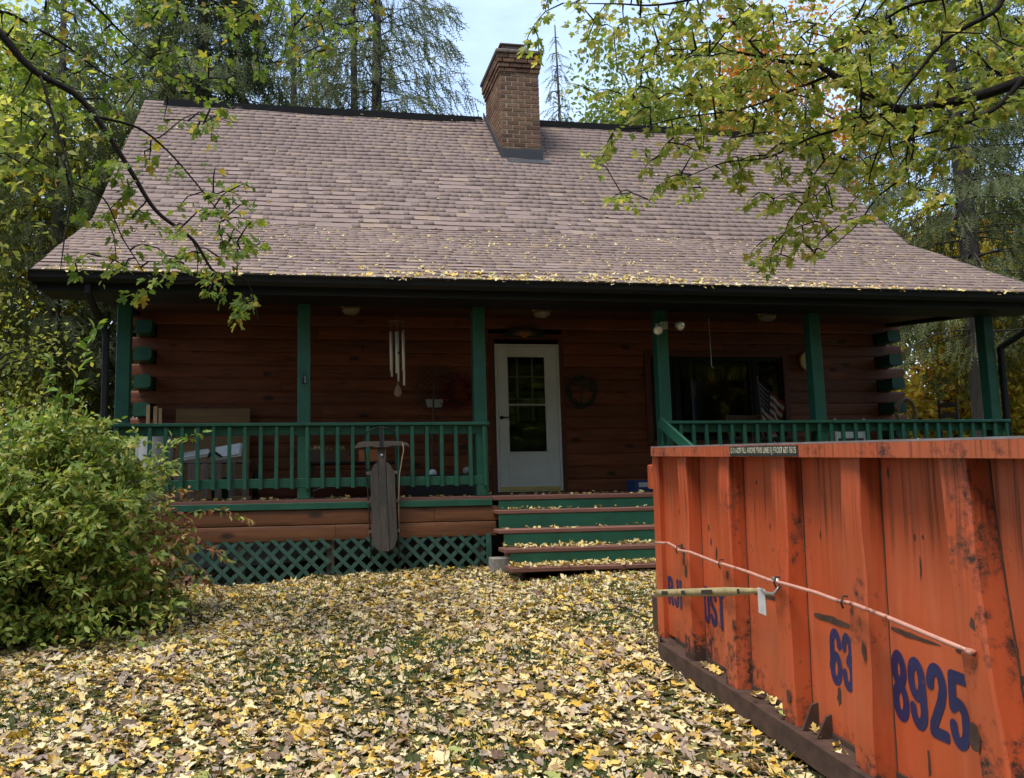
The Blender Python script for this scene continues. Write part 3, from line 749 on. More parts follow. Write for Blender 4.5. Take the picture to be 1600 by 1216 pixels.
for lx, ly in ((0, 0),):
    m.box(CX0-.082, CX1+.082, CY0-.082, CY1+.082, z+.002, z+.075, .018)
m.build('crown', 'crown', chim)
m = MB(); x0, x1, y0, y1 = CX0+.06, CX0+.42, CY0+.05, CY0+.45
for b in ((x0, x1, y0, y0+.03), (x0, x1, y1-.03, y1), (x0, x0+.03, y0+.031, y1-.031), (x1-.03, x1, y0+.031, y1-.031)): m.box(*b, z+.08, z+.20, .004)
m.build('flue_tile', 'crown', chim)
m = MB(); m.box(CX0+.02, CX0+.46, CY0+.02, CY0+.5, z+.205, z+.23, .004); m.build('flue_cap', 'crown', chim)
m = MB(); m.bar((CX0+.46, CY0+.03, z+.09), (CX0+.53, CY0+.06, z+.22), .05, .03); m.build('cap_bracket', 'crown', chim)
for yy in (CY0+.02,):
    m = MB(); m.box(CX0-.02, CX1+.02, CY0-.022, CY0-.004, 5.50, 5.715, .003); m.build('flashing', 'flashing', chim)
m = MB(); ya, yb = CY0-.02, RY+.02
rz = lambda y: BZ+(RZ-BZ)*(min(y, RY)-BY)/(RY-BY)
m.prism([(ya, rz(ya)-.04), (yb, rz(yb)-.04), (yb, rz(yb)+.14), (ya, rz(ya)+.17)], 0, CX0-.022, CX0-.006); m.build('side_flashing', 'flashing', chim)
m = MB(); m.prism([(ya, rz(ya)-.04), (yb, rz(yb)-.04), (yb, rz(yb)+.14), (ya, rz(ya)+.17)], 0, CX1+.006, CX1+.022); m.build('side_flashing', 'flashing', chim)
m = MB(); m.box(-.33, .40, -.002, .002, -.07, .07, .0005); o = m.build('apron_flashing', 'flashing', chim); o.rotation_euler[0] = -math.atan2(RY-BY, RZ-BZ); o.location = ((CX0+CX1)/2+.05, CY0-.09, rz(CY0-.09)+.02)

# ---- downspouts
def downspout(pts):
    m = MB()
    for i in range(len(pts)-1):
        a, b = Vector(pts[i]), Vector(pts[i+1]); d = (b-a).normalized()
        m.bar(a-d*.012, b+d*.012, .062, .075, .012, up=(0, -1, 0))
    return m.build('downspout', 'black', house)
downspout([(-4.82, -D-.49, EZ-.11), (-4.82, -D-.49, 2.11), (-4.77, -D-.20, 1.90), (-4.70, -D-.20, 1.72), (-4.69, -D-.18, -.85)])
downspout([(6.62, -D-.49, EZ-.11), (6.62, -D-.45, 2.10), (6.26, -D+.0, 1.74), (6.25, -D+.02, -.7)])

# ------------------------------------------------------------------ dumpster
A = Vector((-.451, -6.051, -1.004)); dd = Vector((.0810, .9959, .0400)).normalized()
nn = dd.cross(Vector((0, 0, 1))).normalized(); uu = nn.cross(dd)
dump = empty('dumpster'); xx = -dd
dump.matrix_world = Matrix(((xx.x, nn.x, uu.x, A.x), (xx.y, nn.y, uu.y, A.y), (xx.z, nn.z, uu.z, A.z), (0, 0, 0, 1)))
tag(dump, 'orange rusty roll-off dumpster with blue numbers standing before the porch', 'dumpster')
LEN, WID, HT = 4.36, 2.25, 1.32
PY = .105                                          # panel plane, ribs stand 6 cm proud of it
RIBS = [.355+.556*i for i in range(7)]
edges = [-.105]+[v for r_ in RIBS for v in (r_, r_+.11)]+[LEN-.07]
def pwave(u, v, x0):
    e = math.sin(math.pi*u)*math.sin(math.pi*v)
    return .006*e*math.sin(5*u+3*v+x0*7)+.0035*e*math.sin(11*v+x0*3)
def panel_y(x, z):
    for i in range(0, len(edges), 2):
        if edges[i] <= x <= edges[i+1]: return PY+pwave((x-edges[i])/(edges[i+1]-edges[i]), min(1, max(0, (z-.13)/(HT-.19))), edges[i])
    return PY
def wavy_panel(x0, x1, y, z0, z1, sgn=1, th=.012):
    nx, nz = 14, 16; vs = []; fs = []
    for j in range(nz+1):
        for i in range(nx+1):
            u, v = i/nx, j/nz
            dy = pwave(u, v, x0)
            vs.append((x0+(x1-x0)*u, y+sgn*dy, z0+(z1-z0)*v))
    for j in range(nz):
        for i in range(nx):
            a = j*(nx+1)+i; fs.append((a, a+1, a+nx+2, a+nx+1))
    m = MB(); m.add(vs, fs); b = len(m.v)
    m.add([(x0, y+sgn*th, z0), (x1, y+sgn*th, z0), (x1, y+sgn*th, z1), (x0, y+sgn*th, z1)], [(0, 1, 2, 3)]); return m
for i in range(0, len(edges), 2):
    wavy_panel(edges[i]-.0, edges[i+1]+.0, PY, .13, HT-.06).build('side_panel', 'dump', dump, True, fix=False)
def rib(x):
    m = MB(); vs = []; fs = []; nz = 12
    for j in range(nz+1):
        z = .105+(HT-.06-.105)*j/nz; wob = .004*math.sin(j*.7+x*5)+.002*math.sin(j*1.6+x)
        x_ = x+(.13*(1-j/nz)**1.2-.02 if abs(x-RIBS[4]) < .01 else 0)
        vs += [(x_-.02, PY+.004, z), (x_+.003, .031+wob, z), (x_+.012, .024+wob, z), (x_+.110, .026+wob, z), (x_+.119, .033+wob, z), (x_+.128, PY+.004, z)]
    for j in range(nz):
        for i in range(5): a = j*6+i; fs.append((a, a+1, a+7, a+6))
    m.add(vs, fs); o = m.build('rib', 'dump_rib', dump, False); o.data.polygons.foreach_set('use_smooth', [True]*len(o.data.polygons)); o.data.set_sharp_from_angle(angle=rad(28)); return o
for i, x in enumerate(RIBS):
    rib(x); m = MB()          # weld bead down the near side of the rib
    sh = (lambda j: .13*(1-j/12)**1.2-.02) if i == 4 else (lambda j: 0)
    m.tube([(x+.131+sh(j)+.0015*math.sin(j*2.3), PY-.001, .11+(HT-.18)*j/12) for j in range(13)], .0028, 5); m.build('weld_seam', 'dump_bare', dump)
m = MB(); m.box(-.20, -.10, .068, .17, .06, HT-.055, .008); m.build('corner_post', 'dump_rib', dump)
m = MB(); m.box(LEN-.075, LEN, .012, .10, .06, HT-.055, .008); m.build('corner_post', 'dump_rib', dump)
m = MB(); m.prism([(-.205, .13), (-.205, .066), (-.02, .0), (LEN, 0), (LEN, .13)], 2, HT-.062, HT-.008); m.build('top_rail', 'dump_top', dump)
m = MB(); m.prism([(-.205, .126), (-.205, .068), (-.02, .003), (LEN, .003), (LEN, .126)], 2, HT-.0075, HT); m.build('top_edge', 'dump_edge', dump)
m = MB(); m.box(-.012, LEN, WID-.115, WID, HT-.062, HT, .010); m.build('top_rail', 'dump_top', dump)
m = MB(); m.box(-.19, -.09, .135, WID-.12, HT-.075, HT-.015, .010); m.build('top_rail', 'dump_top', dump)
m = MB(); m.box(LEN-.1, LEN, .12, WID-.12, HT-.075, HT-.015, .010); m.build('top_rail', 'dump_top', dump)
# inner face and floor
m = MB(); m.box(-.09, LEN-.02, PY+.013, PY+.02, .13, HT-.06, .001); m.build('inner_wall', 'dump_bare', dump)
m = MB(); m.box(.02, LEN-.02, WID-.1, WID-.08, .13, HT-.06, .001); m.build('side_wall', 'dump', dump)
m = MB(); m.box(-.12, -.09, PY+.07, WID-.11, .13, HT-.076, .001); m.build('end_gate', 'dump', dump)
m = MB(); m.box(LEN-.05, LEN-.02, PY+.03, WID-.11, .13, HT-.076, .001); m.build('end_wall', 'dump', dump)
m = MB(); m.box(.02, LEN-.02, .10, WID-.1, .10, .128, .001); m.build('floor', 'dump_bare', dump)
# base rail with ledge, skids and feet
m = MB(); m.prism([(-.20, .075), (-.19, .062), (.0, -.004), (LEN, -.004), (LEN, .008), (.0, .008), (-.19, .078)], 2, .005, .105); m.box(-.1, LEN, .05, .14, .085, .104, .003); m.box(.015, LEN, .0085, .0495, .085, .104, .003); m.build('base_rail', 'dump_bare', dump)
for yy in (.6, WID-.75):
    m = MB(); m.box(.0, LEN, yy, yy+.12, -.02, .098, .004); m.build('skid', 'dump_bare', dump)
for xx_, yy in ((.12, .08), (.12, WID-.2), (LEN-.4, .08), (LEN-.4, WID-.2)):
    m = MB(); m.box(xx_, xx_+.12, yy, yy+.1, -.06, .084, .006); m.build('foot', 'dump_bare', dump)
# ledge gussets
for xx_ in (1.63,):
    m = MB(); m.prism([(.03, .106), (PY, .106), (PY, .22), (.075, .21)], 0, xx_, xx_+.012); m.build('gusset', 'dump_bare', dump); m = MB(); m.prism([(.035, .106), (PY, .106), (PY, .20), (.08, .19)], 0, xx_+.10, xx_+.112); m.build('gusset', 'dump_bare', dump)
# hinge brackets at the far end
m = MB(); m.box(-.30, -.205, .07, .15, 1.04, 1.20, .006); m.build('hinge', 'dump_rib', dump)
m = MB(); m.box(-.30, -.205, .07, .15, .12, .34, .006); m.build('hinge', 'dump_bare', dump)
# bent conduit laid across the ribs
pts = [(-.03, .012, .712), (.06, .004, .722), (.2, .012, .735), (.34, .0, .728), (.42, -.006, .717), (.6, -.012, .728), (.92, .0, .712), (1.03, -.004, .716), (1.25, .006, .712), (1.47, -.002, .708), (1.60, -.006, .714), (1.85, .0, .716), (2.02, -.004, .712), (2.11, -.008, .720), (2.3, .004, .706), (2.56, .0, .690), (2.70, .004, .680)]
m = MB(); m.tube(pts, .0078, 10); m.lathe([(.011, -.012), (.011, .012)], (2.69, .004, .68), 10, ax='x')
m.build('bent_rod', 'rod', dump, True)
for q in (.40, .98, 1.55, 2.06):
    zz = np.interp(q, [p_[0] for p_ in pts], [p_[2] for p_ in pts]); m = MB(); m.tube([(q, -.012, zz-.022), (q+.004, -.022, zz), (q, -.010, zz+.022), (q-.003, .01, zz+.02)], .004, 6); m.build('wire_tie', 'dump_bare', dump)
# ratchet strap with loose tag
m = MB(); vs = []; n = 14
for i in range(n+1):
    t = i/n; x = -.03+1.45*t; z = .398+(.652-.398)*t; hw = .022*(1-.55*max(0, (t-.75)/.25)); vs += [(x, -.002-.004*math.sin(t*9), z-hw), (x, -.004-.004*math.sin(t*9), z+hw)]
m.add(vs, [(2*i, 2*i+2, 2*i+3, 2*i+1) for i in range(n)]); st = m.build('strap', 'strap', dump, True, fix=False)
mod = st.modifiers.new('thick', 'SOLIDIFY'); mod.thickness = .003
for k_, (t0, t1) in enumerate(((.10, .17), (.32, .36), (.52, .62), (.82, .84))):
    m = MB(); z0 = .398+.254*t0; z1 = .398+.254*t1; m.add([(-.03+1.45*t0, -.0115, z0-.012), (-.03+1.45*t1, -.0115, z1-.012), (-.03+1.45*t1, -.0115, z1+.012), (-.03+1.45*t0, -.0115, z0+.012)], [(0, 1, 2, 3)]); m.build('strap_print', 'sticker', st, fix=False)
m = MB(); m.tube([(1.40, -.004, .655), (1.47, -.018, .650), (1.54, -.018, .658), (1.575, -.008, .69), (1.555, -.004, .722), (1.51, -.004, .722)], .0075, 8); m.build('strap_hook', 'steel', dump, True)
m = MB(); m.box(1.375, 1.445, -.012, -.006, .545, .66, .002); m.build('loose_tag', 'grey_tag', dump)

def text_mesh(body, bold=.02):
    cu = bpy.data.curves.new('lettering', 'FONT'); cu.body = body; cu.offset = bold; cu.resolution_u = 4
    ob = bpy.data.objects.new('lettering', cu); COL.objects.link(ob); dg = bpy.context.evaluated_depsgraph_get(); dg.update()
    me = bpy.data.meshes.new_from_object(ob.evaluated_get(dg)); bpy.data.objects.remove(ob); bpy.data.curves.remove(cu)
    return me
def letter_font(body, x0, x1, z0, z1, y, mat, parent, name='lettering', bold=.035, skew=0):
    me = text_mesh(body, bold); co = np.zeros(len(me.vertices)*3, np.float32); me.vertices.foreach_get('co', co); co = co.reshape(-1, 3)
    lo, hi = co.min(0), co.max(0); u = (co[:, 0]-lo[0])/(hi[0]-lo[0]); v = (co[:, 1]-lo[1])/(hi[1]-lo[1])
    X_ = x0+(x1-x0)*u; Z_ = z0+(z1-z0)*v
    Y_ = np.full(len(u), y) if y else np.array([panel_y(a, b)-.0032 for a, b in zip(X_, Z_)])
    V = np.stack([X_, Y_, Z_], 1).astype(np.float32); me.vertices.foreach_set('co', V.ravel()); me.update()
    me.materials.clear(); me.materials.append(M[mat]); return link(name, me, None, parent)
YT = 0
def _ell(cx, cy, rx, ry, a0=0, a1=360, n=20): return [(cx+rx*math.cos(rad(a0+(a1-a0)*i/n)), cy+ry*math.sin(rad(a0+(a1-a0)*i/n))) for i in range(n+1)]
GLYPH = {'8': [_ell(.21, .725, .118, .185), _ell(.21, .285, .128, .205)],
         '9': [_ell(.21, .68, .125, .225), [(.335, .68), (.335, .30)], _ell(.21, .285, .125, .2, 0, -180)],
         '6': [_ell(.21, .30, .125, .215), [(.085, .30), (.085, .70)], _ell(.21, .715, .125, .195, 180, 0)],
         '2': [_ell(.21, .70, .125, .215, 180, -15), [(.33, .645), (.285, .50), (.10, .17), (.10, .09)], [(.09, .085), (.36, .085)]],
         '5': [[(.35, .91), (.105, .91), (.095, .53)], _ell(.20, .42, .135, .155, 140, 0), [(.335, .42), (.335, .28)], _ell(.21, .285, .125, .2, 0, -180)],
         '3': [_ell(.205, .72, .122, .19, 180, -75), _ell(.205, .29, .13, .205, 85, -180)],
         'R': [[(.095, .08), (.095, .92), (.22, .92)], _ell(.22, .735, .11, .185, 90, -90), [(.22, .55), (.095, .55)], [(.21, .55), (.34, .08)]],
         'J': [[(.30, .92), (.30, .27)], _ell(.195, .27, .105, .19, 0, -170)],
         'F': [[(.095, .08), (.095, .92), (.35, .92)], [(.095, .52), (.30, .52)]],
         'O': [_ell(.21, .70, .125, .215, 180, 0), _ell(.21, .30, .125, .215, 0, -180), [(.085, .70), (.085, .30)], [(.335, .70), (.335, .30)]],
         'S': [_ell(.21, .715, .122, .2, 10, 215), [(.11, .60), (.31, .40)], _ell(.21, .285, .122, .2, 35, -170)],
         'T': [[(.05, .92), (.37, .92)], [(.21, .92), (.21, .08)]]}
def letter(body, x0, x1, z0, z1, y, mat, parent, name='lettering', bold=.035, skew=0):
    """heavy stencil-like glyphs, traced from stroke distance on a fine grid; other text goes to the font version"""
    if len(body) > 1 or body not in GLYPH: return letter_font(body, x0, x1, z0, z1, y, mat, parent, name, bold)
    gw, nx, nz, hw = .42, 30, 64, .078; segs = [(s[i], s[i+1]) for s in GLYPH[body] for i in range(len(s)-1)]
    gx, gz = np.meshgrid(np.linspace(0, gw, nx+1), np.linspace(0, 1, nz+1)); d = np.full(gx.shape, 9.)
    for (ax_, az_), (bx_, bz_) in segs:
        vx, vz = bx_-ax_, bz_-az_; l2 = vx*vx+vz*vz+1e-12; t = np.clip(((gx-ax_)*vx+(gz-az_)*vz)/l2, 0, 1); d = np.minimum(d, np.hypot(gx-ax_-t*vx, gz-az_-t*vz))
    d -= hw; bm = bmesh.new()
    for j in range(nz):
        for i in range(nx):
            q = [(i, j), (i+1, j), (i+1, j+1), (i, j+1)]; pl = []
            for k in range(4):
                a, b = q[k], q[(k+1) % 4]; da, db = d[a[1], a[0]], d[b[1], b[0]]
                pa = (gx[a[1], a[0]], gz[a[1], a[0]]); pb = (gx[b[1], b[0]], gz[b[1], b[0]])
                if da <= 0: pl.append(pa)
                if (da <= 0) != (db <= 0): t = da/(da-db); pl.append((pa[0]+(pb[0]-pa[0])*t, pa[1]+(pb[1]-pa[1])*t))
            if len(pl) > 2:
                vs_ = []
                for u, v in pl:
                    X_, Z_ = x0+(x1-x0)*u/gw, z0+(z1-z0)*v; vs_.append(bm.verts.new((X_, y if y else panel_y(X_, Z_)-.0022, Z_)))
                bm.faces.new(vs_)
    bmesh.ops.remove_doubles(bm, verts=bm.verts, dist=1e-5); me = bpy.data.meshes.new(name); bm.to_mesh(me); bm.free(); me.materials.append(M[mat]); return link(name, me, None, parent)
def digits(body, x0, x1, z0, z1):
    n = len(body); wd = (x1-x0)/n
    for i, ch in enumerate(body): letter(ch, x0+i*wd+.001, x0+(i+1)*wd-.001, z0, z1, YT, 'blue_paint', dump, 'numeral' if ch.isdigit() else 'letter', .03)
digits('8925', 2.152, 2.535, .318, .572)
letter('-', 2.128, 2.146, .44, .475, YT, 'blue_paint', dump, 'dash', .03)
digits('63', 1.740, 1.918, .328, .560)
digits('RJF', -.09, .19, .32, .50)
digits('OST', .475, .755, .320, .53)
m = MB(); m.box(1.13, 1.775, -.0035, -.0005, HT-.058, HT-.012, .0005); lab = m.build('label_strip', 'sticker', dump)
letter('DO NOT FILL ABOVE THIS LINE RJ FROST 635-8925', 1.145, 1.762, HT-.053, HT-.017, -.0045, 'cream_ink', lab, 'lettering', .03)
# paint chips down to steel: irregular flakes, each its own piece
def chip(x, z, w_, h_, y, mat='dump_bare', n=11, ang=0):
    pts = []
    for i in range(n):
        t = 2*math.pi*i/n; r_ = R.uniform(.55, 1.0); u, v = .5*w_*r_*math.cos(t), .5*h_*r_*math.sin(t)
        pts.append((x+u*math.cos(ang)-v*math.sin(ang), y or panel_y(x+u, z+v)-.0018, z+u*math.sin(ang)+v*math.cos(ang)))
    m = MB(); m.add(pts, [tuple(range(n))[::-1]]); return m.build('paint_chip', mat, dump, fix=False)
def strip_chip(x0, z0, x1, z1, h_, y=None):
    n = 9; top = []; bot = []
    for i in range(n+1):
        t = i/n; x = x0+(x1-x0)*t; z = z0+(z1-z0)*t; e = math.sin(math.pi*min(1, max(0.03, t*1.02)))**.4; q = h_*(.35+.65*(1-t))
        top.append((x, panel_y(x, z)-.0021, z+q*.5*e*R.uniform(.7, 1.1))); bot.append((x, panel_y(x, z)-.0021, z-q*.5*e*R.uniform(.7, 1.2)))
    m = MB(); m.add(top+bot, [(i, n+1+i, n+2+i, i+1) for i in range(n)]); m.build('paint_chip', 'dump_bare', dump, fix=False)
strip_chip(1.645, .585, 1.96, .592, .042); strip_chip(2.168, .640, 2.43, .634, .026); strip_chip(2.49, .636, 2.535, .634, .016); strip_chip(1.10, .590, 1.46, .60, .034); strip_chip(2.735, .615, 3.05, .610, .04)
for (x, z, w_, h_, y) in ((1.80, .29, .035, .10, YT), (1.75, .40, .03, .07, YT), (2.33, .22, .018, .12, YT), (2.34, .88, .012, .11, YT), (2.32, .98, .010, .03, YT), (2.36, .985, .008, .02, YT), (1.72, .93, .012, .05, YT), (1.30, .93, .012, .04, YT), (1.18, 1.13, .02, .03, YT), (.58, .86, .02, .05, YT), (.60, .78, .02, .06, YT), (.66, .73, .025, .09, YT), (.24, .35, .05, .10, YT), (.40, .69, .09, .16, .0225), (.43, .60, .05, .11, .0225), (1.03, .42, .04, .06, .0225), (1.56, .62, .05, .09, .0225), (.98, .66, .03, .05, .0225), (1.55, .22, .05, .07, .0225), (2.10, .25, .05, .12, .0225), (2.12, .55, .03, .09, .0225), (.22, .60, .012, .05, YT), (.16, .92, .012, .04, YT), (1.36, .38, .02, .03, YT), (1.35, .34, .016, .02, YT), (2.2, 1.2, .015, .05, YT), (2.66, .42, .06, .12, .0225), (2.68, .7, .05, .18, .0225)): chip(x, z, w_, h_, y)
# leaves caught on the ledge
lp = np.array([(1.2+R.uniform(-.1, .3), .05+R.uniform(-.03, .03), .115+R.uniform(0, .02)) for _ in range(9)]+[(1.75+R.uniform(-.1, .2), .05, .112) for _ in range(6)]+[(.62+R.uniform(-.1, .2), .05, .115) for _ in range(6)])
W4 = np.array(dump.matrix_world); lpw = lp@W4[:3, :3].T+W4[:3, 3]
o = leaf_cloud('ledge_leaves', WORN, lpw, unit(len(lpw))*np.array([1, 1, .4]), unit(len(lpw))*.5+np.array([0, 0, 1]), R.uniform(.035, .065, len(lpw)), 'fallen_bright', None)
tag(o, 'pale dry maple leaves caught on the dumpster bottom ledge', 'leaves', kind='stuff')

# ------------------------------------------------------------------ things on and about the porch
def thing(name, label, cat, loc=(0, 0, 0), group=None):
    o = empty(name, loc); tag(o, label, cat, group); return o
DZ = Z0+.001
# old wooden runner sled leaning on the railing: local x across, z up the sled, y out of the board
sl = thing('wooden_sled', 'old grey wooden runner sled leaning upright against green porch railing', 'sled', (-1.775, -2.215, -.68))
sl.rotation_euler = (-.105, rad(-1.2), 0)
S = 1.0
m = MB()
for x0, x1, zt, zb in ((-.132, -.046, 1.0, .145), (.046, .132, 1.0, .145)):
    sg = 1 if x0 > 0 else -1
    xo, xi = (x1, x0) if sg > 0 else (x0, x1)
    poly = [(xi, .10), (xi+sg*.03, .108), (xo-sg*.02, .16), (xo, .22), (xo, .90), (xo-sg*.012, .96), (xo-sg*.045, 1.02), (xi, 1.05)]
    mm = MB(); mm.prism(poly, 1, -.012, .004); mm.build('side_board', 'grey_wood', sl)
m = MB(); m.box(-.041, .041, -.016, .003, .085, 1.22, .004); cb = m.build('centre_board', 'grey_wood', sl)
for i, ch in enumerate('Green'):
    o = letter(ch, -.03, .03, 0, .07, -.0175, 'sticker', cb, 'letter', .02); o.rotation_euler[1] = rad(90); o.location = (-.035, 0, .96-.085*i)
for z in (.30, .62, .93):
    m = MB(); m.box(-.172, .172, .006, .03, z-.018, z+.018, .004); m.build('cross_bar', 'grey_wood_x', sl)
for sg in (-1, 1):
    m = MB(); m.tube([(sg*.150, .05, 0), (sg*.150, .055, .3), (sg*.158, .055, .7), (sg*.17, .05, 1.05), (sg*.18, .04, 1.25), (sg*.16, .02, 1.38), (sg*.08, .01, 1.425), (0, .008, 1.435)], .009, 8); m.build('runner', 'iron', sl, True)
    for z in (.3, .62, .93):
        m = MB(); m.tube([(sg*.148, .02, z-.05), (sg*.155, .05, z-.05), (sg*.158, .05, z+.05), (sg*.15, .02, z+.05)], .007, 6); m.build('strut', 'iron', sl, True)
m = MB(); m.prism([(-.31, 1.195), (-.28, 1.205), (-.12, 1.22), (-.05, 1.205), (.05, 1.205), (.12, 1.22), (.28, 1.215), (.31, 1.195), (.29, 1.245), (.22, 1.265), (.1, 1.27), (-.1, 1.27), (-.2, 1.275), (-.25, 1.265)], 1, -.045, -.02); m.build('steering_bar', 'grey_wood_x', sl)
m = MB(); m.box(-.02, .02, -.05, -.046, 1.20, 1.44, .002); m.build('steering_strap', 'iron', sl)
m = MB(); m.lathe([(.013, 0), (.012, -.01), (.002, -.013)], (0, -.017, 1.12), 10, ax='y'); m.build('bolt', 'steel', sl)
m = MB(); m.tube([(.235, -.05, 1.24), (.24, -.055, 1.16), (.225, -.05, 1.10), (.19, .02, .9), (.17, .03, .62), (.16, .03, .3)], .005, 6); m.build('pull_rope', 'rope', sl, True)

# wind chime under the porch roof
wc = thing('wind_chime', 'silver tube wind chime hanging under porch ceiling', 'wind chime', (-1.53, -1.4, 0))
m = MB(); m.tube([(0, 0, 2.28), (.004, 0, 2.2), (0, 0, 2.10)], .003, 6); m.build('cord', 'rope', wc)
m = MB(); m.lathe([(.01, 2.115), (.02, 2.10), (.022, 2.09), (.105, 2.085), (.108, 2.065), (.10, 2.06)], (0, 0, 0), 24); m.build('top_disc', 'brown_wood', wc, True)
for i in range(6):
    a = i*math.pi/3+.3; x, y = .085*math.cos(a), .085*math.sin(a); lz = 1.30+.055*i*(1 if i < 4 else .6)
    m = MB(); m.tube([(x, y, 2.06), (x, y, 1.97)], .0015, 5); m.build('string', 'rope', wc)
    m = MB(); m.tube([(x, y, 1.975-.01*i), (x, y, lz)], .0135, 12); m.build('chime_tube', 'alu', wc, True)
m = MB(); m.tube([(0, 0, 2.06), (0, 0, 1.31)], .002, 5); m.build('centre_string', 'rope', wc)
m = MB(); m.lathe([(.002, 1.70), (.045, 1.695), (.045, 1.68), (.002, 1.675)], (0, 0, 0), 16); m.build('striker', 'brown_wood', wc)
sail = [(.0, 1.31), (.018, 1.29), (.036, 1.25), (.046, 1.215), (.042, 1.185), (.024, 1.165), (0, 1.16)]
m = MB(); m.prism(sail+[(-x, z) for x, z in sail[-2:0:-1]], 1, -.006, .006); m.build('wind_sail', 'bare_wood', wc)

# ceiling lamps
for i, (x, which) in enumerate(((-2.07, 'round glass ceiling lamp above the wind chime'), (.35, 'round glass ceiling lamp above the white door'), (3.46, 'round glass ceiling lamp above the picture window'))):
    y = -1.2; cz = 2.235+(y+D)*.105
    t = thing('ceiling_lamp', which, 'lamp', (x, y, cz), 'porch ceiling lamps')
    m = MB(); m.lathe([(.12, -.002), (.122, -.022), (.105, -.034)], (0, 0, 0), 24); m.build('lamp_base', 'gold', t, True)
    m = MB(); m.lathe([(.10, -.036), (.115, -.05), (.108, -.08), (.078, -.108), (.035, -.122), (.003, -.125)], (0, 0, 0), 24); m.build('lamp_glass', 'lamp_glass', t, True)
# floodlight on the fourth post
fl = thing('floodlight', 'twin-head security floodlight on green porch post', 'lamp', (1.63, -D-.01, 1.95))
m = MB(); m.box(-.045, .045, -.05, .008, -.035, .055, .006); m.box(-.10, -.046, -.035, -.01, .0, .035, .004); m.build('junction_box', 'steel', fl)
for sg, dx, dz_ in ((-1, -.10, -.05), (1, .17, .005)):
    m = MB(); m.tube([(sg*.04, -.03, .01), (dx*.7, -.05, dz_*.5+.01), (dx, -.07, dz_)], .012, 8); m.build('arm', 'iron', fl)
    ax = Vector((sg*.25, -.85, -.35)).normalized(); q = ax.to_track_quat('Z', 'Y').to_matrix().to_4x4(); c = (dx, -.07, dz_)
    m = MB(); m.lathe([(.022, -.05), (.034, -.03), (.052, .02), (.056, .05), (.052, .052)], c, 18, M4=q); h = m.build('lamp_head', 'plastic_grey', fl, True)
    m = MB(); m.lathe([(.050, .050), (.04, .056), (.02, .060), (.002, .061)], c, 18, M4=q); m.build('lens', 'reflector', h, True)
# small key lock box hanging on the second post
t = thing('lock_box', 'small metal lock box hanging on second green post', 'lock box', (-2.638, -D-.002, 1.30))
m = MB(); m.box(-.022, .022, -.03, 0, -.05, .02, .005); m.build('case', 'iron', t)
m = MB(); m.tube([(-.015, -.015, .03), (-.015, -.015, .06), (0, -.015, .075), (.015, -.015, .06), (.015, -.015, .03)], .004, 6); m.build('shackle', 'iron', t)
for i in range(4):
    m = MB(); m.lathe([(.008, 0), (.007, -.008), (.001, -.009)], (.012, -.0302, -.04+i*.019), 8, ax='y'); m.build('dial', 'steel', t)

# wreaths, snowshoe, sun plaque
def wreath(name, label, c, r_, mat, n, tube_r, size):
    t = thing(name, label, 'wreath', c)
    m = MB()
    for k in range(4):
        ph = R.uniform(0, 6); m.tube([((r_+.02*math.sin(3*a+ph))*math.cos(a), -.03+.015*math.sin(5*a+ph), (r_+.02*math.cos(4*a+ph))*math.sin(a)) for a in np.linspace(0, 2*math.pi, 28, endpoint=False)], .009, 6, closed=True)
    m.build('ring', 'twig', t)
    a = R.uniform(0, 2*math.pi, n); q = np.stack([r_*np.cos(a), -.03*np.ones(n), r_*np.sin(a)], 1)+R.normal(size=(n, 3))*tube_r*np.array([1, .6, 1])
    V, F = scatter(*OVAL, frames(unit(n), unit(n)), q, R.uniform(size*.6, size*1.2, n)); o = np_mesh('sprigs', V, F, mat, t); o['kind'] = 'stuff'; return t
wreath('twig_wreath', 'dark green twig wreath on log wall right of door', (1.235, -.06, 1.375), .20, 'wreath_green', 160, .025, .06)
t = [o for o in COL.objects if o.name.startswith('twig_wreath')][0]
m = MB(); m.tube([(.0, -.03, -.2), (0, -.035, .0), (.005, -.035, .1)], .012, 6); [m.tube([(0, -.035, .02+.02*i), (.13*math.cos(i*.55), -.04, .05+.11*math.sin(i*.55))], .006, 5) for i in range(6)]; m.build('tree_ornament', 'wreath_green', t)
wreath('berry_wreath', 'red berry wreath on log wall beside the hanging snowshoe', (-.53, -.06, 1.37), .17, 'red_berry', 380, .045, .055)
t = thing('snowshoe', 'dark oval woven snowshoe hanging on log wall left of red wreath', 'snowshoe', (-.87, -.065, 1.42))
ov = [(.26*math.sin(a)*(1-.18*math.cos(a-math.pi) if False else 1), 0, .265*math.cos(a)+(.0)) for a in np.linspace(0, 2*math.pi, 32, endpoint=False)]
m = MB(); m.tube(ov, .013, 8, closed=True); m.build('hoop', 'brown_wood', t, True)
m = MB()
for i in range(-6, 7):
    o_ = i*.062; hl = math.sqrt(max(.001, .25**2-(o_*.70)**2))
    for sg in (1, -1):
        c_ = Vector((o_*.707, 0, sg*o_*.707)); d_ = Vector((.707, 0, -sg*.707)); m.tube([c_-d_*hl, c_+d_*hl], .004, 5)
m.build('webbing', 'twig', t)
m = MB(); m.prism([(-.13, -.15), (.12, -.15), (.09, -.26), (-.10, -.26)], 1, -.03, -.018); m.build('binding', 'plastic_grey', t)
t = thing('sun_plaque', 'dark plaque with golden half sun above white door', 'plaque', (.43, -.05, 2.17))
m = MB(); m.prism([(-.29, -.015), (.29, -.015), (.27, .06), (.14, .125), (-.14, .125), (-.27, .06)], 1, -.02, 0); m.build('board', 'navy', t)
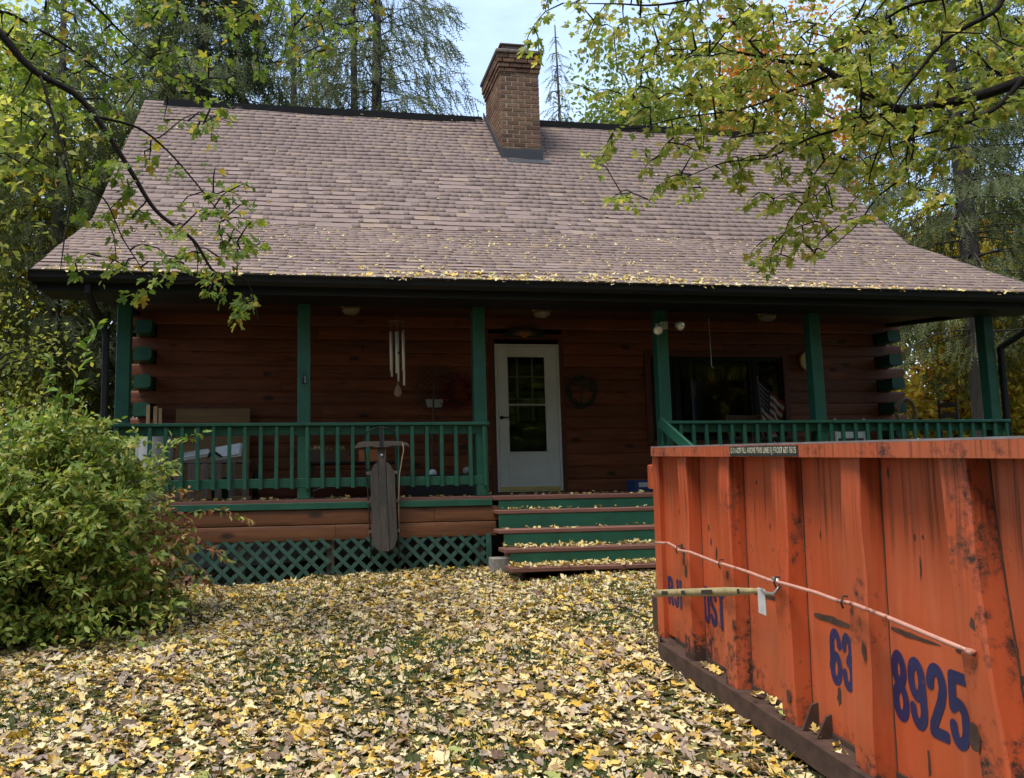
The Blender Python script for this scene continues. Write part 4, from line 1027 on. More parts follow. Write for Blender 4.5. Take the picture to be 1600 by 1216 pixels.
for i in range(13):
    a = math.pi*(i+.5)/13; m = MB(); m.add([(.045*math.cos(a-.1), -.023, .005+.045*math.sin(a-.1)), (.045*math.cos(a+.1), -.023, .005+.045*math.sin(a+.1)), (.21*math.cos(a), -.022, .005+.10*math.sin(a))], [(0, 1, 2)]); m.build('sun_ray', 'gold', t, fix=False)
m = MB(); m.lathe([(.045, -.0205), (.04, -.03), (.02, -.036), (.001, -.037)], (0, 0, .012), 16, ax='y'); m.build('sun_face', 'orange_box', t, True)
# clock by the fifth post
t = thing('wall_clock', 'round cream wall clock half hidden behind fifth green post', 'clock', (4.79, -.06, 1.84))
m = MB(); m.lathe([(.15, 0), (.155, -.03), (.145, -.036)], (0, 0, 0), 32, ax='y'); m.build('case', 'gold', t, True)
m = MB(); m.lathe([(.143, -.0365), (.001, -.037)], (0, 0, 0), 32, ax='y'); m.build('face', 'cream', t)
for a, l_ in ((2.3, .09), (.8, .065)):
    m = MB(); m.bar((0, -.041, 0), (l_*math.cos(a), -.041, l_*math.sin(a)), .006, .004, .0005, up=(0, 1, 0)); m.build('hand', 'iron', t)

# left porch: barrel, boards, plywood, bench, papers, wheel
t = thing('plywood_sheet', 'tan plywood sheet leaning on the log wall behind the bench', 'board', (-3.81, -.17, DZ)); t.rotation_euler[0] = rad(-4)
m = MB(); m.box(-.47, .47, -.009, .009, 0, 1.18, .002); m.build('sheet', 'plywood', t)
for i, (x, dx, w_, lab) in enumerate(((-4.58, 0, .045, 'leftmost of three upright boards in the porch corner'), (-4.50, .01, .05, 'middle one of three upright boards in the porch corner'), (-4.42, -.012, .042, 'rightmost of three upright boards in the porch corner'))):
    m = MB(); m.bar((x+.03, -.48, DZ), (x+dx, -.34, 1.17-.02*i), .03, w_, .003, up=(1, 0, 0)); o = m.build('upright_board', 'bare_wood'); tag(o, lab, 'board', 'boards in the porch corner')
def barrel(name, label, c, r_, h_, mat):
    t = thing(name, label, 'barrel', c)
    m = MB(); m.lathe([(r_*.82, 0), (r_*.9, .02), (r_, h_*.35), (r_, h_*.6), (r_*.88, h_-.05), (r_*.8, h_-.03)], (0, 0, 0), 28); m.build('body', mat, t, True)
    m = MB(); m.lathe([(r_*.82, h_-.045), (r_*.86, h_-.035), (r_*.86, h_), (r_*.76, h_)], (0, 0, 0), 28); m.build('rim', 'plastic_white', t, True)
barrel('plastic_barrel', 'grey plastic barrel with white rim in the porch corner', (-4.36, -.98, DZ), .20, .90, 'plastic_grey')
barrel('plastic_barrel', 'shorter grey plastic barrel behind the porch corner post', (-4.66, -.62, DZ), .19, .72, 'plastic_grey')
b = thing('work_bench', 'grey slatted wooden bench behind the left railing', 'bench', (-3.94, -.92, DZ))
m = MB(); m.box(-.66, .66, -.20, .20, .435, .47, .004); m.build('bench_top', 'bench_wood', b)
for i in range(9):
    x = -.62+i*.155; m = MB(); m.box(x-.04, x+.04, -.195, -.175, .02, .434, .003); m.build('slat', 'bench_wood', b)
for x in (-.63, .58):
    for y in (-.17, .13): m = MB(); m.box(x, x+.05, y, y+.05, 0, .434, .003); m.build('leg', 'brown_wood', b)
for i, (x, y, z, w_, a, lab) in enumerate(((-3.90, -.93, .50, .32, .15, 'flat white newspaper lying on the grey bench'), (-3.55, -.90, .53, .36, -.1, 'tilted white newspaper propped on the grey bench end'))):
    m = MB(); m.box(-w_/2, w_/2, -.15, .15, 0, .014, .004); m.box(-w_/2+.012, w_/2-.004, -.142, .152, .0145, .03, .004); m.box(-w_/2+.004, w_/2-.02, -.15, .14, .0305, .04, .004)
    o = m.build('newspaper', 'paper', None); o.location = (x, y, z); o.rotation_euler = (rad(30 if i else 14), rad(-9), a); tag(o, lab, 'newspaper')
o = MB(); o.tube([(-3.76, -1.06, .47), (-3.73, -1.06, .52), (-3.68, -1.05, .53), (-3.60, -1.05, .48)], [.012, .026, .022, .01], 8); tag(o.build('work_glove', 'rubber', None, True), 'crumpled dark work glove between the newspapers', 'glove')
t = thing('barrow_wheel', 'small grey wheel standing right of the bench', 'wheel', (-3.22, -.75, .16))
m = MB(); m.lathe([(.10, -.03), (.155, -.03), (.165, 0), (.155, .03), (.10, .03)], (0, 0, 0), 24, ax='x'); m.build('tyre', 'rubber', t, True)
m = MB(); m.lathe([(.02, -.045), (.10, -.012), (.10, .012), (.02, .045)], (0, 0, 0), 20, ax='x'); m.build('rim', 'plastic_grey', t)
t = thing('green_tub', 'green plastic tub under the slatted bench', 'tub', (-3.62, -.95, DZ))
m = MB(); m.lathe([(.10, 0), (.13, .25), (.145, .255), (.145, .27), (.125, .27)], (0, .0, 0), 20); m.build('body', 'green', t, True)
for x, y, l_, lab in ((-4.0, -1.5, .42, 'short board lying on deck under left railing'), (-3.35, -1.45, .25, 'stubby wood block lying on deck under left railing')):
    m = MB(); m.box(x-l_/2, x+l_/2, y-.05, y+.05, DZ, DZ+.045, .003); tag(m.build('wood_offcut', 'bare_wood'), lab, 'wood')
# middle porch: black side table with planter and orange box, brooms, tray
t = thing('patio_table', 'black low table on the porch behind the sled', 'table', (-2.05, -.60, DZ))
m = MB(); m.box(-.55, .55, -.22, .22, .41, .44, .008); m.build('table_top', 'iron', t)
for x in (-.5, .5):
    for y in (-.18, .18): m = MB(); m.tube([(x, y, 0), (x*.95, y, .41)], .014, 8); m.build('leg', 'iron', t)
m = MB(); m.tube([(-.5, -.15, .08), (-.2, -.15, .18), (.1, -.15, .22), (.35, -.15, .16), (.5, -.15, .05)], .008, 6); m.build('brace', 'steel', t)
t = thing('planter_box', 'long speckled planter box on the black porch table', 'planter', (-2.36, -.60, DZ+.4415))
m = MB(); m.prism([(-.26, 0), (.26, 0), (.29, .155), (-.29, .155)], 1, -.10, .10); m.build('trough', 'brown_wood', t)
n = 60; V, F = scatter(*OVAL, frames(unit(n)+np.array([0, 0, .5]), unit(n)), np.stack([R.uniform(-.24, .24, n), R.uniform(-.07, .07, n), R.uniform(.15, .18, n)], 1), R.uniform(.03, .06, n)); o = np_mesh('dry_plants', V, F, 'fallen', t); o['kind'] = 'stuff'
t = thing('orange_box', 'orange cardboard box on the black porch table', 'box', (-1.78, -.60, DZ+.4415))
m = MB(); m.box(-.17, .17, -.12, .12, 0, .15, .004); m.build('carton', 'orange_box', t); m = MB(); m.box(-.172, .172, -.03, .03, .1505, .152, .0005); m.build('lid_tape', 'strap', t)
t = thing('broom', 'upright broom with brown handle leaning under the snowshoe', 'broom', (-1.0, -.42, DZ)); t.rotation_euler = (rad(-8.5), rad(4), 0)
m = MB(); m.tube([(0, 0, .22), (0, 0, 1.56)], .013, 8); m.build('handle', 'brown_wood', t)
m = MB(); m.prism([(-.05, .28), (.05, .28), (.15, .0), (-.15, .0)], 1, -.03, .03); m.build('bristles', 'rubber', t)
t = thing('rake_handle', 'thin red tool handle leaning beside the broom', 'tool', (-.86, -.40, DZ)); t.rotation_euler = (rad(-10), 0, 0)
m = MB(); m.tube([(0, 0, .1), (0, 0, .86)], .010, 8); m.build('handle', 'trim', t); m = MB(); m.box(-.09, .09, -.02, .02, 0, .10, .006); m.build('scrub_head', 'rubber', t)
t = thing('boot_tray', 'black rubber boot tray on deck beside the brooms', 'tray', (-.95, -.95, DZ))
m = MB(); m.box(-.42, .42, -.2, .2, 0, .02, .004); m.build('base', 'rubber', t)
for b_ in ((-.42, .42, -.2, -.18), (-.42, .42, .18, .2), (-.42, -.40, -.179, .179), (.40, .42, -.179, .179)): m = MB(); m.box(*b_, .0205, .26, .003); m.build('side', 'rubber', t)
for i, (x, y, z, r_, lab) in enumerate(((-1.05, -.95, .25, .05, 'white pebble-like ball in the black boot tray, left one'), (-.62, -.98, .27, .055, 'grey glass jar at the right end of the boot tray'))):
    m = MB(); m.lathe([(r_*.5, -r_*.9), (r_, -r_*.3), (r_, r_*.4), (r_*.6, r_*.9), (r_*.1, r_)], (x, y, z), 14); tag(m.build('garden_ball' if i == 0 else 'glass_jar', 'plastic_white' if i == 0 else 'plastic_grey', None, True), lab, 'ball' if i == 0 else 'jar')
# by the door
t = thing('blue_box', 'small dark blue carton on deck right of the door', 'box', (1.82, -.55, DZ)); t.rotation_euler[2] = .2
m = MB(); m.box(-.13, .13, -.10, .10, 0, .15, .004); m.build('carton', 'blue', t); m = MB(); m.box(-.07, .10, -.1015, -.1005, .06, .12, .0003); m.build('printed_panel', 'paper', t)
t = thing('concrete_block', 'grey concrete block on ground left of green steps', 'block', (-.50, -2.20, -.93))
m = MB(); m.box(-.13, .13, -.10, .10, 0, .235, .008); m.build('block', 'concrete', t)
# right porch
t = thing('rocking_chair', 'dark bentwood chair on porch under the flag', 'chair', (3.25, -1.15, DZ))
m = MB(); m.box(-.26, .26, -.25, .25, .40, .44, .01); m.build('seat', 'brown_wood', t)
for x in (-.24, .24):
    m = MB(); m.tube([(x, -.23, 0), (x, -.22, .62)], .02, 8); m.build('leg', 'brown_wood', t); m = MB(); m.tube([(x, .23, 0), (x, .24, .45), (x, .33, 1.0)], .02, 8); m.build('leg', 'brown_wood', t)
m = MB(); m.tube([(-.34, -.26, .64), (-.30, -.05, .66), (-.27, .2, .665), (-.15, .30, .67), (0, .32, .67), (.15, .30, .67), (.27, .2, .665), (.30, -.05, .66), (.34, -.26, .64)], .028, 8); m.build('arm_bow', 'grey_wood_x', t, True)
for i in range(5):
    x = -.16+i*.08; m = MB(); m.tube([(x, .24, .44), (x*1.1, .32, .96)], .012, 6); m.build('spindle', 'brown_wood', t)
m = MB(); m.box(-.26, .26, .31, .345, .93, 1.0, .008); m.build('crest_rail', 'brown_wood', t)
# flag on a slanted stick
t = thing('flag', 'drooping striped flag with star field before the window', 'flag', (3.52, -.95, 0))
m = MB(); m.tube([(-.09, .03, 1.50), (-.06, .02, .72)], .009, 8); m.build('flag_stick', 'brown_wood', t)
mb = MB(); nu, nv = 26, 26
def fp(u, v):   # u along the fly, v across the stripes; hangs in folds from the stick
    x = -.075+.36*u*(.55+.45*(1-v)); z = 1.42-.62*v-.32*u+.02*u*u; y = .02+.035*math.sin(7*u+2.0*v)*u+.03*math.sin(11*u-3*v)*u
    return (x, y, z)
for j in range(nv+1):
    for i in range(nu+1): mb.v.append(fp(i/nu, j/nv))
for j in range(nv):
    for i in range(nu):
        a = j*(nu+1)+i; mb.f.append((a, a+1, a+nu+2, a+nu+1)); canton = i < nu*.40 and j < nv*7/13
        mb.mi.append(2 if canton else (0 if (j*13//nv) % 2 == 0 else 1))
cl = mb.build('flag_cloth', ['flag_red', 'flag_white', 'flag_blue'], t, True, fix=False)
m = MB()
for r_ in range(5):
    for c_ in range(6):
        p_ = fp((.03+.065*c_)*.95, .045+r_*.10); q = []
        for k in range(10):
            a = math.pi/2+k*math.pi/5; rr = .012 if k % 2 == 0 else .005; q.append((p_[0]+rr*math.cos(a), p_[1]-.006, p_[2]+rr*math.sin(a)))
        m.add(q, [tuple(range(10))])
m.build('stars', 'flag_white', cl, fix=False)['kind'] = 'stuff'
t = thing('plant_hook', 'thin metal rod hanging before the picture window', 'hook', (3.0, -.5, 0))
m = MB(); m.tube([(0, 0, 2.38), (0, 0, 1.70), (.02, 0, 1.66), (.04, 0, 1.69)], .006, 6); m.build('rod', 'steel', t)
t = thing('white_chair', 'white wooden chair with round finials behind right railing', 'chair', (4.88, -.95, DZ))
for x in (-.22, .22):
    m = MB(); m.tube([(x, .2, 0), (x, .2, .45), (x, .2, .90)], .02, 8); m.lathe([(.012, .90), (.024, .915), (.024, .935), (.008, .955), (.001, .957)], (x, .2, 0), 12); m.build('back_post', 'plastic_white', t, True)
    m = MB(); m.tube([(x, -.2, 0), (x, -.2, .43)], .02, 8); m.build('leg', 'plastic_white', t)
m = MB(); m.box(-.24, .24, -.23, .19, .43, .46, .008); m.build('seat', 'plastic_white', t)
for z in (.53, .70): m = MB(); m.box(-.20, .20, .19, .21, z-.02, z+.07, .004); m.build('back_slat', 'plastic_white', t)
t = thing('ladder_back_chair', 'grey ladder-back wooden chair at far end of right porch', 'chair', (6.26, -1.0, DZ)); t.rotation_euler[2] = rad(-35)
for x in (-.11, .11):
    m = MB(); m.tube([(x, .16, 0), (x, .16, .45), (x*.95, .20, 1.21)], [.02, .02, .017], 8); m.build('back_post', 'grey_wood', t, True)
    m = MB(); m.tube([(x*1.5, -.2, 0), (x*1.5, -.2, .45)], .02, 8); m.build('leg', 'grey_wood', t)
m = MB(); m.box(-.19, .19, -.22, .18, .44, .47, .008); m.build('seat', 'grey_wood_x', t)
for z in (.62, .80, .98, 1.13):
    m = MB(); m.prism([(-.10, z-.03), (.10, z-.03), (.10, z+.02), (.05, z+.045), (-.05, z+.045), (-.10, z+.02)], 1, .175, .19); m.build('back_slat', 'grey_wood_x', t)
t = thing('rope_coil', 'coil of old rope hung on green log end at right corner', 'rope', (6.04, -.35, 1.13))
for k in range(4):
    m = MB(); ph = R.uniform(0, 6)
    m.tube([(.15*math.cos(a)+.012*k, -.03+.02*math.sin(2*a+ph)-.012*k, .0-.09+.17*math.sin(a)*(1+.08*k)) for a in np.linspace(0, 2*math.pi, 24, endpoint=False)], .011, 7, closed=True); m.build('loop', 'rope', t, True)
m = MB(); m.tube([(.03, -.09, -.10), (.06, -.10, -.2), (.04, -.10, -.34)], .011, 7); m.build('loose_end', 'rope', t, True)

# ------------------------------------------------------------------ fallen leaves and grass
def strew(n, x0, x1, y0, y1, keep=None):
    p = np.stack([R.uniform(x0, x1, n), R.uniform(y0, y1, n)], 1)
    bx = np.array([-.33, .28]);
    # keep off the dumpster footprint, steps and bush heart
    q = p-np.array([A.x, A.y]); s_ = -(q@np.array([dd.x, dd.y])); t_ = q@np.array([nn.x, nn.y])
    ok = ~((s_ > .02) & (s_ < LEN) & (t_ > .03) & (t_ < WID)) & ~((p[:, 0] > -.5) & (p[:, 0] < 1.7) & (p[:, 1] > -2.95)) & ~((p[:, 1] > -2.0) & (p[:, 0] > -4.9) & (p[:, 0] < 6.4))
    if keep is not None: ok &= keep(p)
    return p[ok]
def patch(p): return np.sin(p[:, 0]*1.9+1.1*np.sin(p[:, 1]*1.3))+np.sin(p[:, 1]*2.3-p[:, 0]*.7)+.7*np.sin(p[:, 0]*4.3+p[:, 1]*3.1)
P1 = strew(66000, -6.0, 1.4, -8.6, -2.0, lambda p: R.uniform(size=len(p)) < np.clip(.95+.10*(p[:, 1]+4)/3-.30*np.maximum(0, patch(p)-.15)*np.clip(-(p[:, 1]+3.2)/2, 0, 1), .12, 1))
P2 = strew(9000, -14, 11, -16, 8, lambda p: ~((p[:, 0] > -6) & (p[:, 0] < 1.4) & (p[:, 1] > -8.6) & (p[:, 1] < -2.0)))
for nm, P_, lab, sg_ in (('fallen_leaves', P1, 'carpet of yellow and brown fallen maple leaves before the porch', 300), ('fallen_leaves', P2, 'thin scatter of fallen leaves over the wider yard', 0)):
    n = len(P_); z = G(P_[:, 0], P_[:, 1])+R.uniform(.004, .032, n)
    pos = np.stack([P_[:, 0], P_[:, 1], z], 1); a = R.uniform(0, 2*math.pi, n)
    d = np.stack([np.cos(a), np.sin(a), R.normal(0, .22, n)], 1); up = np.stack([R.normal(0, .25, n), R.normal(0, .25, n), np.where(R.uniform(size=n) < .5, 1, -1)], 1)
    o = leaf_cloud(nm, WORN if sg_ else MAPLES_LO, pos, d, up, (.024+.062*R.uniform(0, 1, n)**1.5)*(1 if sg_ else 1.5), 'fallen', None, sg_)
    tag(o, lab, 'leaves', kind='stuff')
Pg = strew(60000, -6.0, 1.4, -9.2, -2.0, lambda p: patch(p)+R.normal(0, .6, len(p)) > .2)
n = len(Pg); k = 3; a = R.uniform(0, 2*math.pi, n); pos = np.stack([Pg[:, 0], Pg[:, 1], G(Pg[:, 0], Pg[:, 1])-.005], 1)
BL = (np.array([(-.06, 0, 0), (.06, 0, 0), (.045, .55, .06), (-.045, .55, .06), (0, 1, .22)]), np.array([(0, 1, 2), (0, 2, 3), (3, 2, 4)]))
d = np.stack([R.normal(0, .55, n), R.normal(0, .55, n), np.ones(n)], 1)
V, F = scatter(*BL, frames(d, unit(n)), pos, R.uniform(.04, .085, n)); tag(np_mesh('grass', V, F, 'grass'), 'short green grass showing between the fallen leaves', 'grass', kind='stuff')
# leaves on the roof, in the gutter, on treads and deck edge
def on_roof(n):
    t = 1-R.uniform(0, 1, n)**1.6*1.0; x = R.uniform(XL+.1, XR-.2, n); low = R.uniform(size=n) < .86
    y = np.where(low, EY+(BY-EY)*R.uniform(0, 1, n)**1.25, BY+(RY-BY)*R.uniform(0, 1, n)); z = np.where(y < BY, EZ+(BZ-EZ)*(y-EY)/(BY-EY), BZ+(RZ-BZ)*(y-BY)/(RY-BY))
    return np.stack([x, y, z+.024], 1)
pr = on_roof(1500); cl_ = np.stack([np.concatenate([R.normal(c, s, k) for c, s, k in ((.9, .4, 95), (1.5, .7, 70), (-1.2, .4, 55), (-.3, .5, 55), (3.2, .9, 50))]), EY+np.abs(R.normal(.05, .12, 325)), np.zeros(325)], 1)
cl_[:, 2] = EZ+(BZ-EZ)*(cl_[:, 1]-EY)/(BY-EY)+.03+R.uniform(0, .02, 325)
gl = np.stack([R.uniform(XL+.1, XR, 700), EY-.05+R.uniform(-.035, .03, 700), EZ+R.uniform(-.02, .022, 700)], 1)
pos = np.concatenate([pr, cl_, gl]); n = len(pos); nr = np.where(pos[:, 1:2] < BY, np.array([n1]), np.array([n2]))
a = R.uniform(0, 2*math.pi, n); d = np.stack([np.cos(a), .8*np.sin(a), .5*np.sin(a)], 1)
o = leaf_cloud('roof_leaves', WORN, pos, d, nr+R.normal(0, .3, (n, 3)), np.concatenate([R.uniform(.018, .055, len(pr)), R.uniform(.03, .07, n-len(pr))]), 'fallen_bright', None); tag(o, 'yellow leaves lying on the shingles and in the gutter', 'leaves', kind='stuff')
ps = []
for i, k in enumerate((45, 30, 190, 380)):
    x = R.uniform(tx[i]+.03, 1.6, k) if i else np.where(R.uniform(size=k) < .7, R.uniform(-.45, .15, k), R.uniform(.15, 1.6, k))
    ps.append(np.stack([x, ty[i]+R.uniform(.02, .26, k), tz[i]+R.uniform(.008, .035 if i > 1 else .02, k)], 1))
ps.append(np.stack([R.uniform(-.5, 1.6, 60), -D+R.uniform(-.03, .9, 60), np.full(60, Z0+.012)], 1)); ps.append(np.stack([R.uniform(-4.6, -.6, 110), -D+R.uniform(0, .3, 110), Z0+R.uniform(.004, .015, 110)], 1))
pos = np.concatenate(ps); n = len(pos); a = R.uniform(0, 2*math.pi, n)
o = leaf_cloud('step_leaves', WORN, pos, np.stack([np.cos(a), np.sin(a), R.normal(0, .3, n)], 1), R.normal(0, .4, (n, 3))+np.array([0, 0, 1]), R.uniform(.03, .065, n), 'fallen_bright', None)
tag(o, 'dry pale leaves on the porch steps and deck edge', 'leaves', kind='stuff')

# ------------------------------------------------------------------ maple trees whose boughs hang into view
def in_poly(P, poly):
    x, z = P[:, 0], P[:, 1]; ins = np.zeros(len(P), bool); j = len(poly)-1
    for i in range(len(poly)):
        xi, zi = poly[i]; xj, zj = poly[j]; c = ((zi > z) != (zj > z)) & (x < (xj-xi)*(z-zi)/(zj-zi+1e-9)+xi); ins ^= c; j = i
    return ins
def curve(pts, k=5):
    """smooth polyline through pts (Catmull-Rom)"""
    P = [Vector(p) for p in pts]; P = [P[0]*2-P[1]]+P+[P[-1]*2-P[-2]]; out = []
    for i in range(1, len(P)-2):
        for j in range(k):
            t = j/k; a, b, c, d = P[i-1], P[i], P[i+1], P[i+2]
            out.append(.5*((2*b)+(c-a)*t+(2*a-5*b+4*c-d)*t*t+(3*b-a-3*c+d)*t**3))
    out.append(P[-2]); return out
def maple_tree(label, trunk, limbs, regions, mat, nleaf_per, lsize, singles, seed_r, droop=.35, yspread=.5, pairs=7):
    t = thing('maple_tree', label, 'tree', trunk[0])
    org = np.array(trunk[0]); rel = lambda q: tuple(Vector(q)-Vector(trunk[0]))
    m = MB(); c = curve([rel(q) for q in trunk]); m.tube(c, [np.interp(i, [0, len(c)-1], [.24, .12]) for i in range(len(c))], 12); m.build('trunk', 'bark_dark', t, True)
    nodes = []
    for li, (pts, r0, r1) in enumerate(limbs):
        c = curve(pts, 6); m = MB(); m.tube([rel(q) for q in c], [r0+(r1-r0)*i/(len(c)-1) for i in range(len(c))], 7)
        m.build('branch', 'bark_dark', t, True); nodes += [np.array(q) for q in c]
    nodes = np.array(nodes); tips = []
    for (poly, yc, ys, n) in regions:
        lo, hi = np.min(poly, 0), np.max(poly, 0); got = []
        while sum(len(g) for g in got) < n:
            q = np.stack([R.uniform(lo[0], hi[0], 4*n), R.uniform(lo[1], hi[1], 4*n)], 1); got.append(q[in_poly(q, poly)])
        q = np.concatenate(got)[:n]; y = R.normal(yc, ys, n); tips.append(np.stack([q[:, 0], y, q[:, 1]], 1))
    tips = np.concatenate(tips); tw = MB(); lp, ld, lu = [], [], []
    order = np.argsort([np.min(np.linalg.norm(nodes-p, axis=1)) for p in tips])
    for i in order:
        p = tips[i]; j = np.argmin(np.linalg.norm(nodes-p, axis=1)+.25*np.maximum(0, p[2]-nodes[:, 2])); s = nodes[j]; L_ = np.linalg.norm(p-s)
        if L_ < .03 or L_ > 1.6: continue
        mid = (p+s)/2+np.array([0, 0, .12*L_])+R.normal(0, .05*L_, 3); c = [s, mid*.6+s*.4, mid, mid*.4+p*.6+np.array([0, 0, .03*L_]), p]
        tw.tube([rel(q) for q in c], [.0075, .0065, .0052, .004, .0022], 4, cap=False)
        nodes = np.concatenate([nodes, np.array([mid, p])])
        k = max(3, int(pairs*min(1, .45+L_)))
        for q_ in range(k):
            t_ = 1-.75*(q_/k)*min(1, .25/L_+.35); b = s*(1-t_)**2+2*mid*t_*(1-t_)+p*t_*t_
            dirv = (p-s)/L_
            for sg in (1, -1):
                side = np.cross(dirv, [0, 0, 1]); side = side/(np.linalg.norm(side)+1e-6)
                d_ = dirv*.6+side*sg*R.uniform(.4, 1.1)+np.array([0, 0, -droop-R.uniform(0, .7)])+R.normal(0, .3, 3)
                st = b+d_/np.linalg.norm(d_)*R.uniform(.015, .06); lp.append(st); ld.append(d_); lu.append(np.array([0, -.25, .8])+R.normal(0, .45, 3))
    tw.build('twigs', 'bark_dark', t, fix=False)['kind'] = 'stuff'
    lp, ld, lu = np.array(lp), np.array(ld), np.array(lu); n = len(lp)
    leaf_cloud('leaves', MAPLES[:4], lp, ld, lu, R.uniform(lsize[0], lsize[1], n), mat, t, singles, org=org)
    return t, n
polyL_top = [(-5.2, 4.25), (-2.0, 4.31), (-2.01, 3.9), (-2.66, 3.42), (-3.34, 3.13), (-4.04, 3.04), (-4.45, 3.12), (-5.2, 3.1)]
polyL_mid = [(-4.88, 3.2), (-4.33, 3.01), (-3.64, 2.67), (-3.16, 2.75), (-3.13, 2.51), (-2.88, 1.96), (-3.06, 1.72), (-2.93, 1.54), (-2.94, 1.2), (-3.23, 1.38), (-3.57, 1.5), (-3.78, 1.47), (-4.12, 1.51), (-4.28, 1.59), (-4.3, 2.13), (-4.9, 2.33)]
LL = [([(-6.6, -6.2, 4.3), (-5.4, -5.8, 3.75), (-4.85, -5.6, 3.32), (-4.63, -5.55, 3.12), (-4.43, -5.5, 2.9), (-4.16, -5.45, 2.76), (-3.98, -5.4, 2.54), (-3.81, -5.35, 2.27), (-3.65, -5.3, 2.02), (-3.41, -5.25, 1.84), (-3.26, -5.2, 1.62), (-3.05, -5.15, 1.58), (-2.96, -5.1, 1.3)], .034, .004),
      ([(-4.04, -5.4, 2.64), (-3.79, -5.3, 2.62), (-3.61, -5.2, 2.51), (-3.44, -5.1, 2.34), (-3.22, -5.0, 2.09), (-3.0, -4.9, 1.91)], .010, .003),
      ([(-4.38, -5.5, 2.86), (-4.24, -5.55, 2.44), (-4.13, -5.6, 2.09), (-4.15, -5.65, 1.67), (-4.15, -5.7, 1.47)], .010, .003),
      ([(-4.13, -5.6, 2.09), (-3.95, -5.52, 2.02), (-3.84, -5.45, 1.78), (-3.75, -5.38, 1.63), (-3.63, -5.3, 1.43)], .006, .003),
      ([(-6.6, -6.0, 4.5), (-4.94, -5.4, 3.51), (-4.69, -5.15, 3.48), (-4.41, -4.9, 3.42), (-4.15, -4.65, 3.32), (-3.75, -4.4, 3.31)], .016, .003),
      ([(-6.6, -6.0, 4.7), (-4.46, -5.4, 3.74), (-4.14, -5.13, 3.6), (-3.97, -4.87, 3.52), (-3.68, -4.6, 3.37)], .016, .003),
      ([(-6.6, -6.0, 5.0), (-4.13, -5.2, 4.01), (-3.6, -4.87, 3.97), (-3.14, -4.53, 4.0), (-2.78, -4.2, 4.0)], .016, .003),
      ([(-3.42, -5.2, 1.85), (-3.38, -5.2, 1.74), (-3.42, -5.2, 1.55), (-3.68, -5.2, 1.54)], .005, .002),
      ([(-3.66, -5.2, 2.6), (-3.45, -5.1, 2.83), (-3.19, -5.0, 2.84)], .005, .002)]
maple_tree('green-leaved maple bough drooping over the left end of the roof', [(-7.0, -6.4, float(G(-7, -6.4))-.1), (-6.95, -6.35, 2.0), (-6.6, -6.1, 4.2), (-6.4, -6.0, 6.0)], LL,
           [(polyL_top, -4.9, .4, 200), (polyL_mid, -5.25, .22, 125)], 'maple_l', 6, (.040, .082), 300, 1, pairs=6)
polyR = [(3.76, 4.41), (-.97, 3.96), (-.95, 3.5), (-.69, 3.49), (-.39, 3.55), (-.09, 3.59), (.1, 3.51), (-.21, 3.37), (-.6, 3.22), (-.56, 3.1), (-.28, 2.87), (-.41, 2.65), (-.2, 2.56), (-.13, 2.44), (.09, 2.46), (.04, 2.33), (.28, 2.22), (.54, 2.43), (.74, 2.39), (.83, 2.15), (.97, 2.06), (.9, 1.81), (.94, 1.67), (1.21, 1.75), (1.41, 1.97), (1.68, 2.31), (1.77, 2.11), (1.99, 2.2), (2.25, 2.56), (2.56, 2.84), (3.1, 3.03), (3.61, 3.28)]
RR = [([(4.6, -6.9, 3.3), (3.04, -6.2, 3.13), (2.54, -6.14, 2.95), (2.21, -6.08, 2.84), (1.78, -6.02, 2.75), (1.6, -5.96, 2.77), (1.37, -5.9, 2.9), (1.17, -5.84, 3.1), (1.11, -5.78, 3.17), (.82, -5.72, 3.22), (.71, -5.66, 3.36), (.57, -5.6, 3.59)], .05, .005),
      ([(2.47, -6.2, 2.93), (2.29, -6.15, 2.73), (2.01, -6.1, 2.6), (1.68, -6.05, 2.51), (1.3, -6.0, 2.35)], .022, .004),
      ([(1.65, -5.9, 2.79), (1.45, -5.78, 2.72), (1.16, -5.65, 2.66), (.86, -5.52, 2.54), (.56, -5.4, 2.53), (.2, -5.3, 2.4)], .014, .003),
      ([(1.21, -5.8, 3.07), (1.03, -5.65, 3.03), (.69, -5.5, 2.93), (.24, -5.35, 2.9), (-.02, -5.2, 2.87)], .012, .003),
      ([(.83, -5.7, 3.24), (.54, -5.53, 3.37), (.21, -5.37, 3.45), (-.2, -5.2, 3.45)], .010, .003),
      ([(4.5, -7.0, 3.9), (2.34, -6.6, 3.45), (1.94, -6.52, 3.19), (1.65, -6.44, 3.03), (1.45, -6.36, 2.79), (1.35, -6.28, 2.62), (1.24, -6.2, 2.3)], .024, .004),
      ([(4.5, -7.0, 4.1), (2.36, -6.4, 3.68), (2.02, -6.2, 3.54), (1.77, -6.0, 3.55), (1.43, -5.8, 3.39), (1.21, -5.6, 3.54)], .02, .004),
      ([(1.75, -6.0, 2.76), (1.72, -5.92, 2.34), (1.49, -5.85, 2.12), (1.38, -5.78, 1.95), (1.16, -5.7, 1.75)], .010, .003),
      ([(4.5, -7.0, 4.5), (2.69, -6.6, 3.86), (1.98, -6.28, 3.83), (.94, -5.96, 3.75), (.09, -5.64, 3.66), (-.23, -5.32, 3.83), (-.54, -5.0, 4.01)], .02, .003),
      ([(2.1, -6.0, 2.65), (2.02, -5.95, 2.45), (1.83, -5.9, 2.26)], .006, .002),
      ([(1.45, -5.8, 2.96), (1.44, -5.7, 2.62), (1.27, -5.6, 2.3), (1.12, -5.5, 2.18)], .007, .002)]
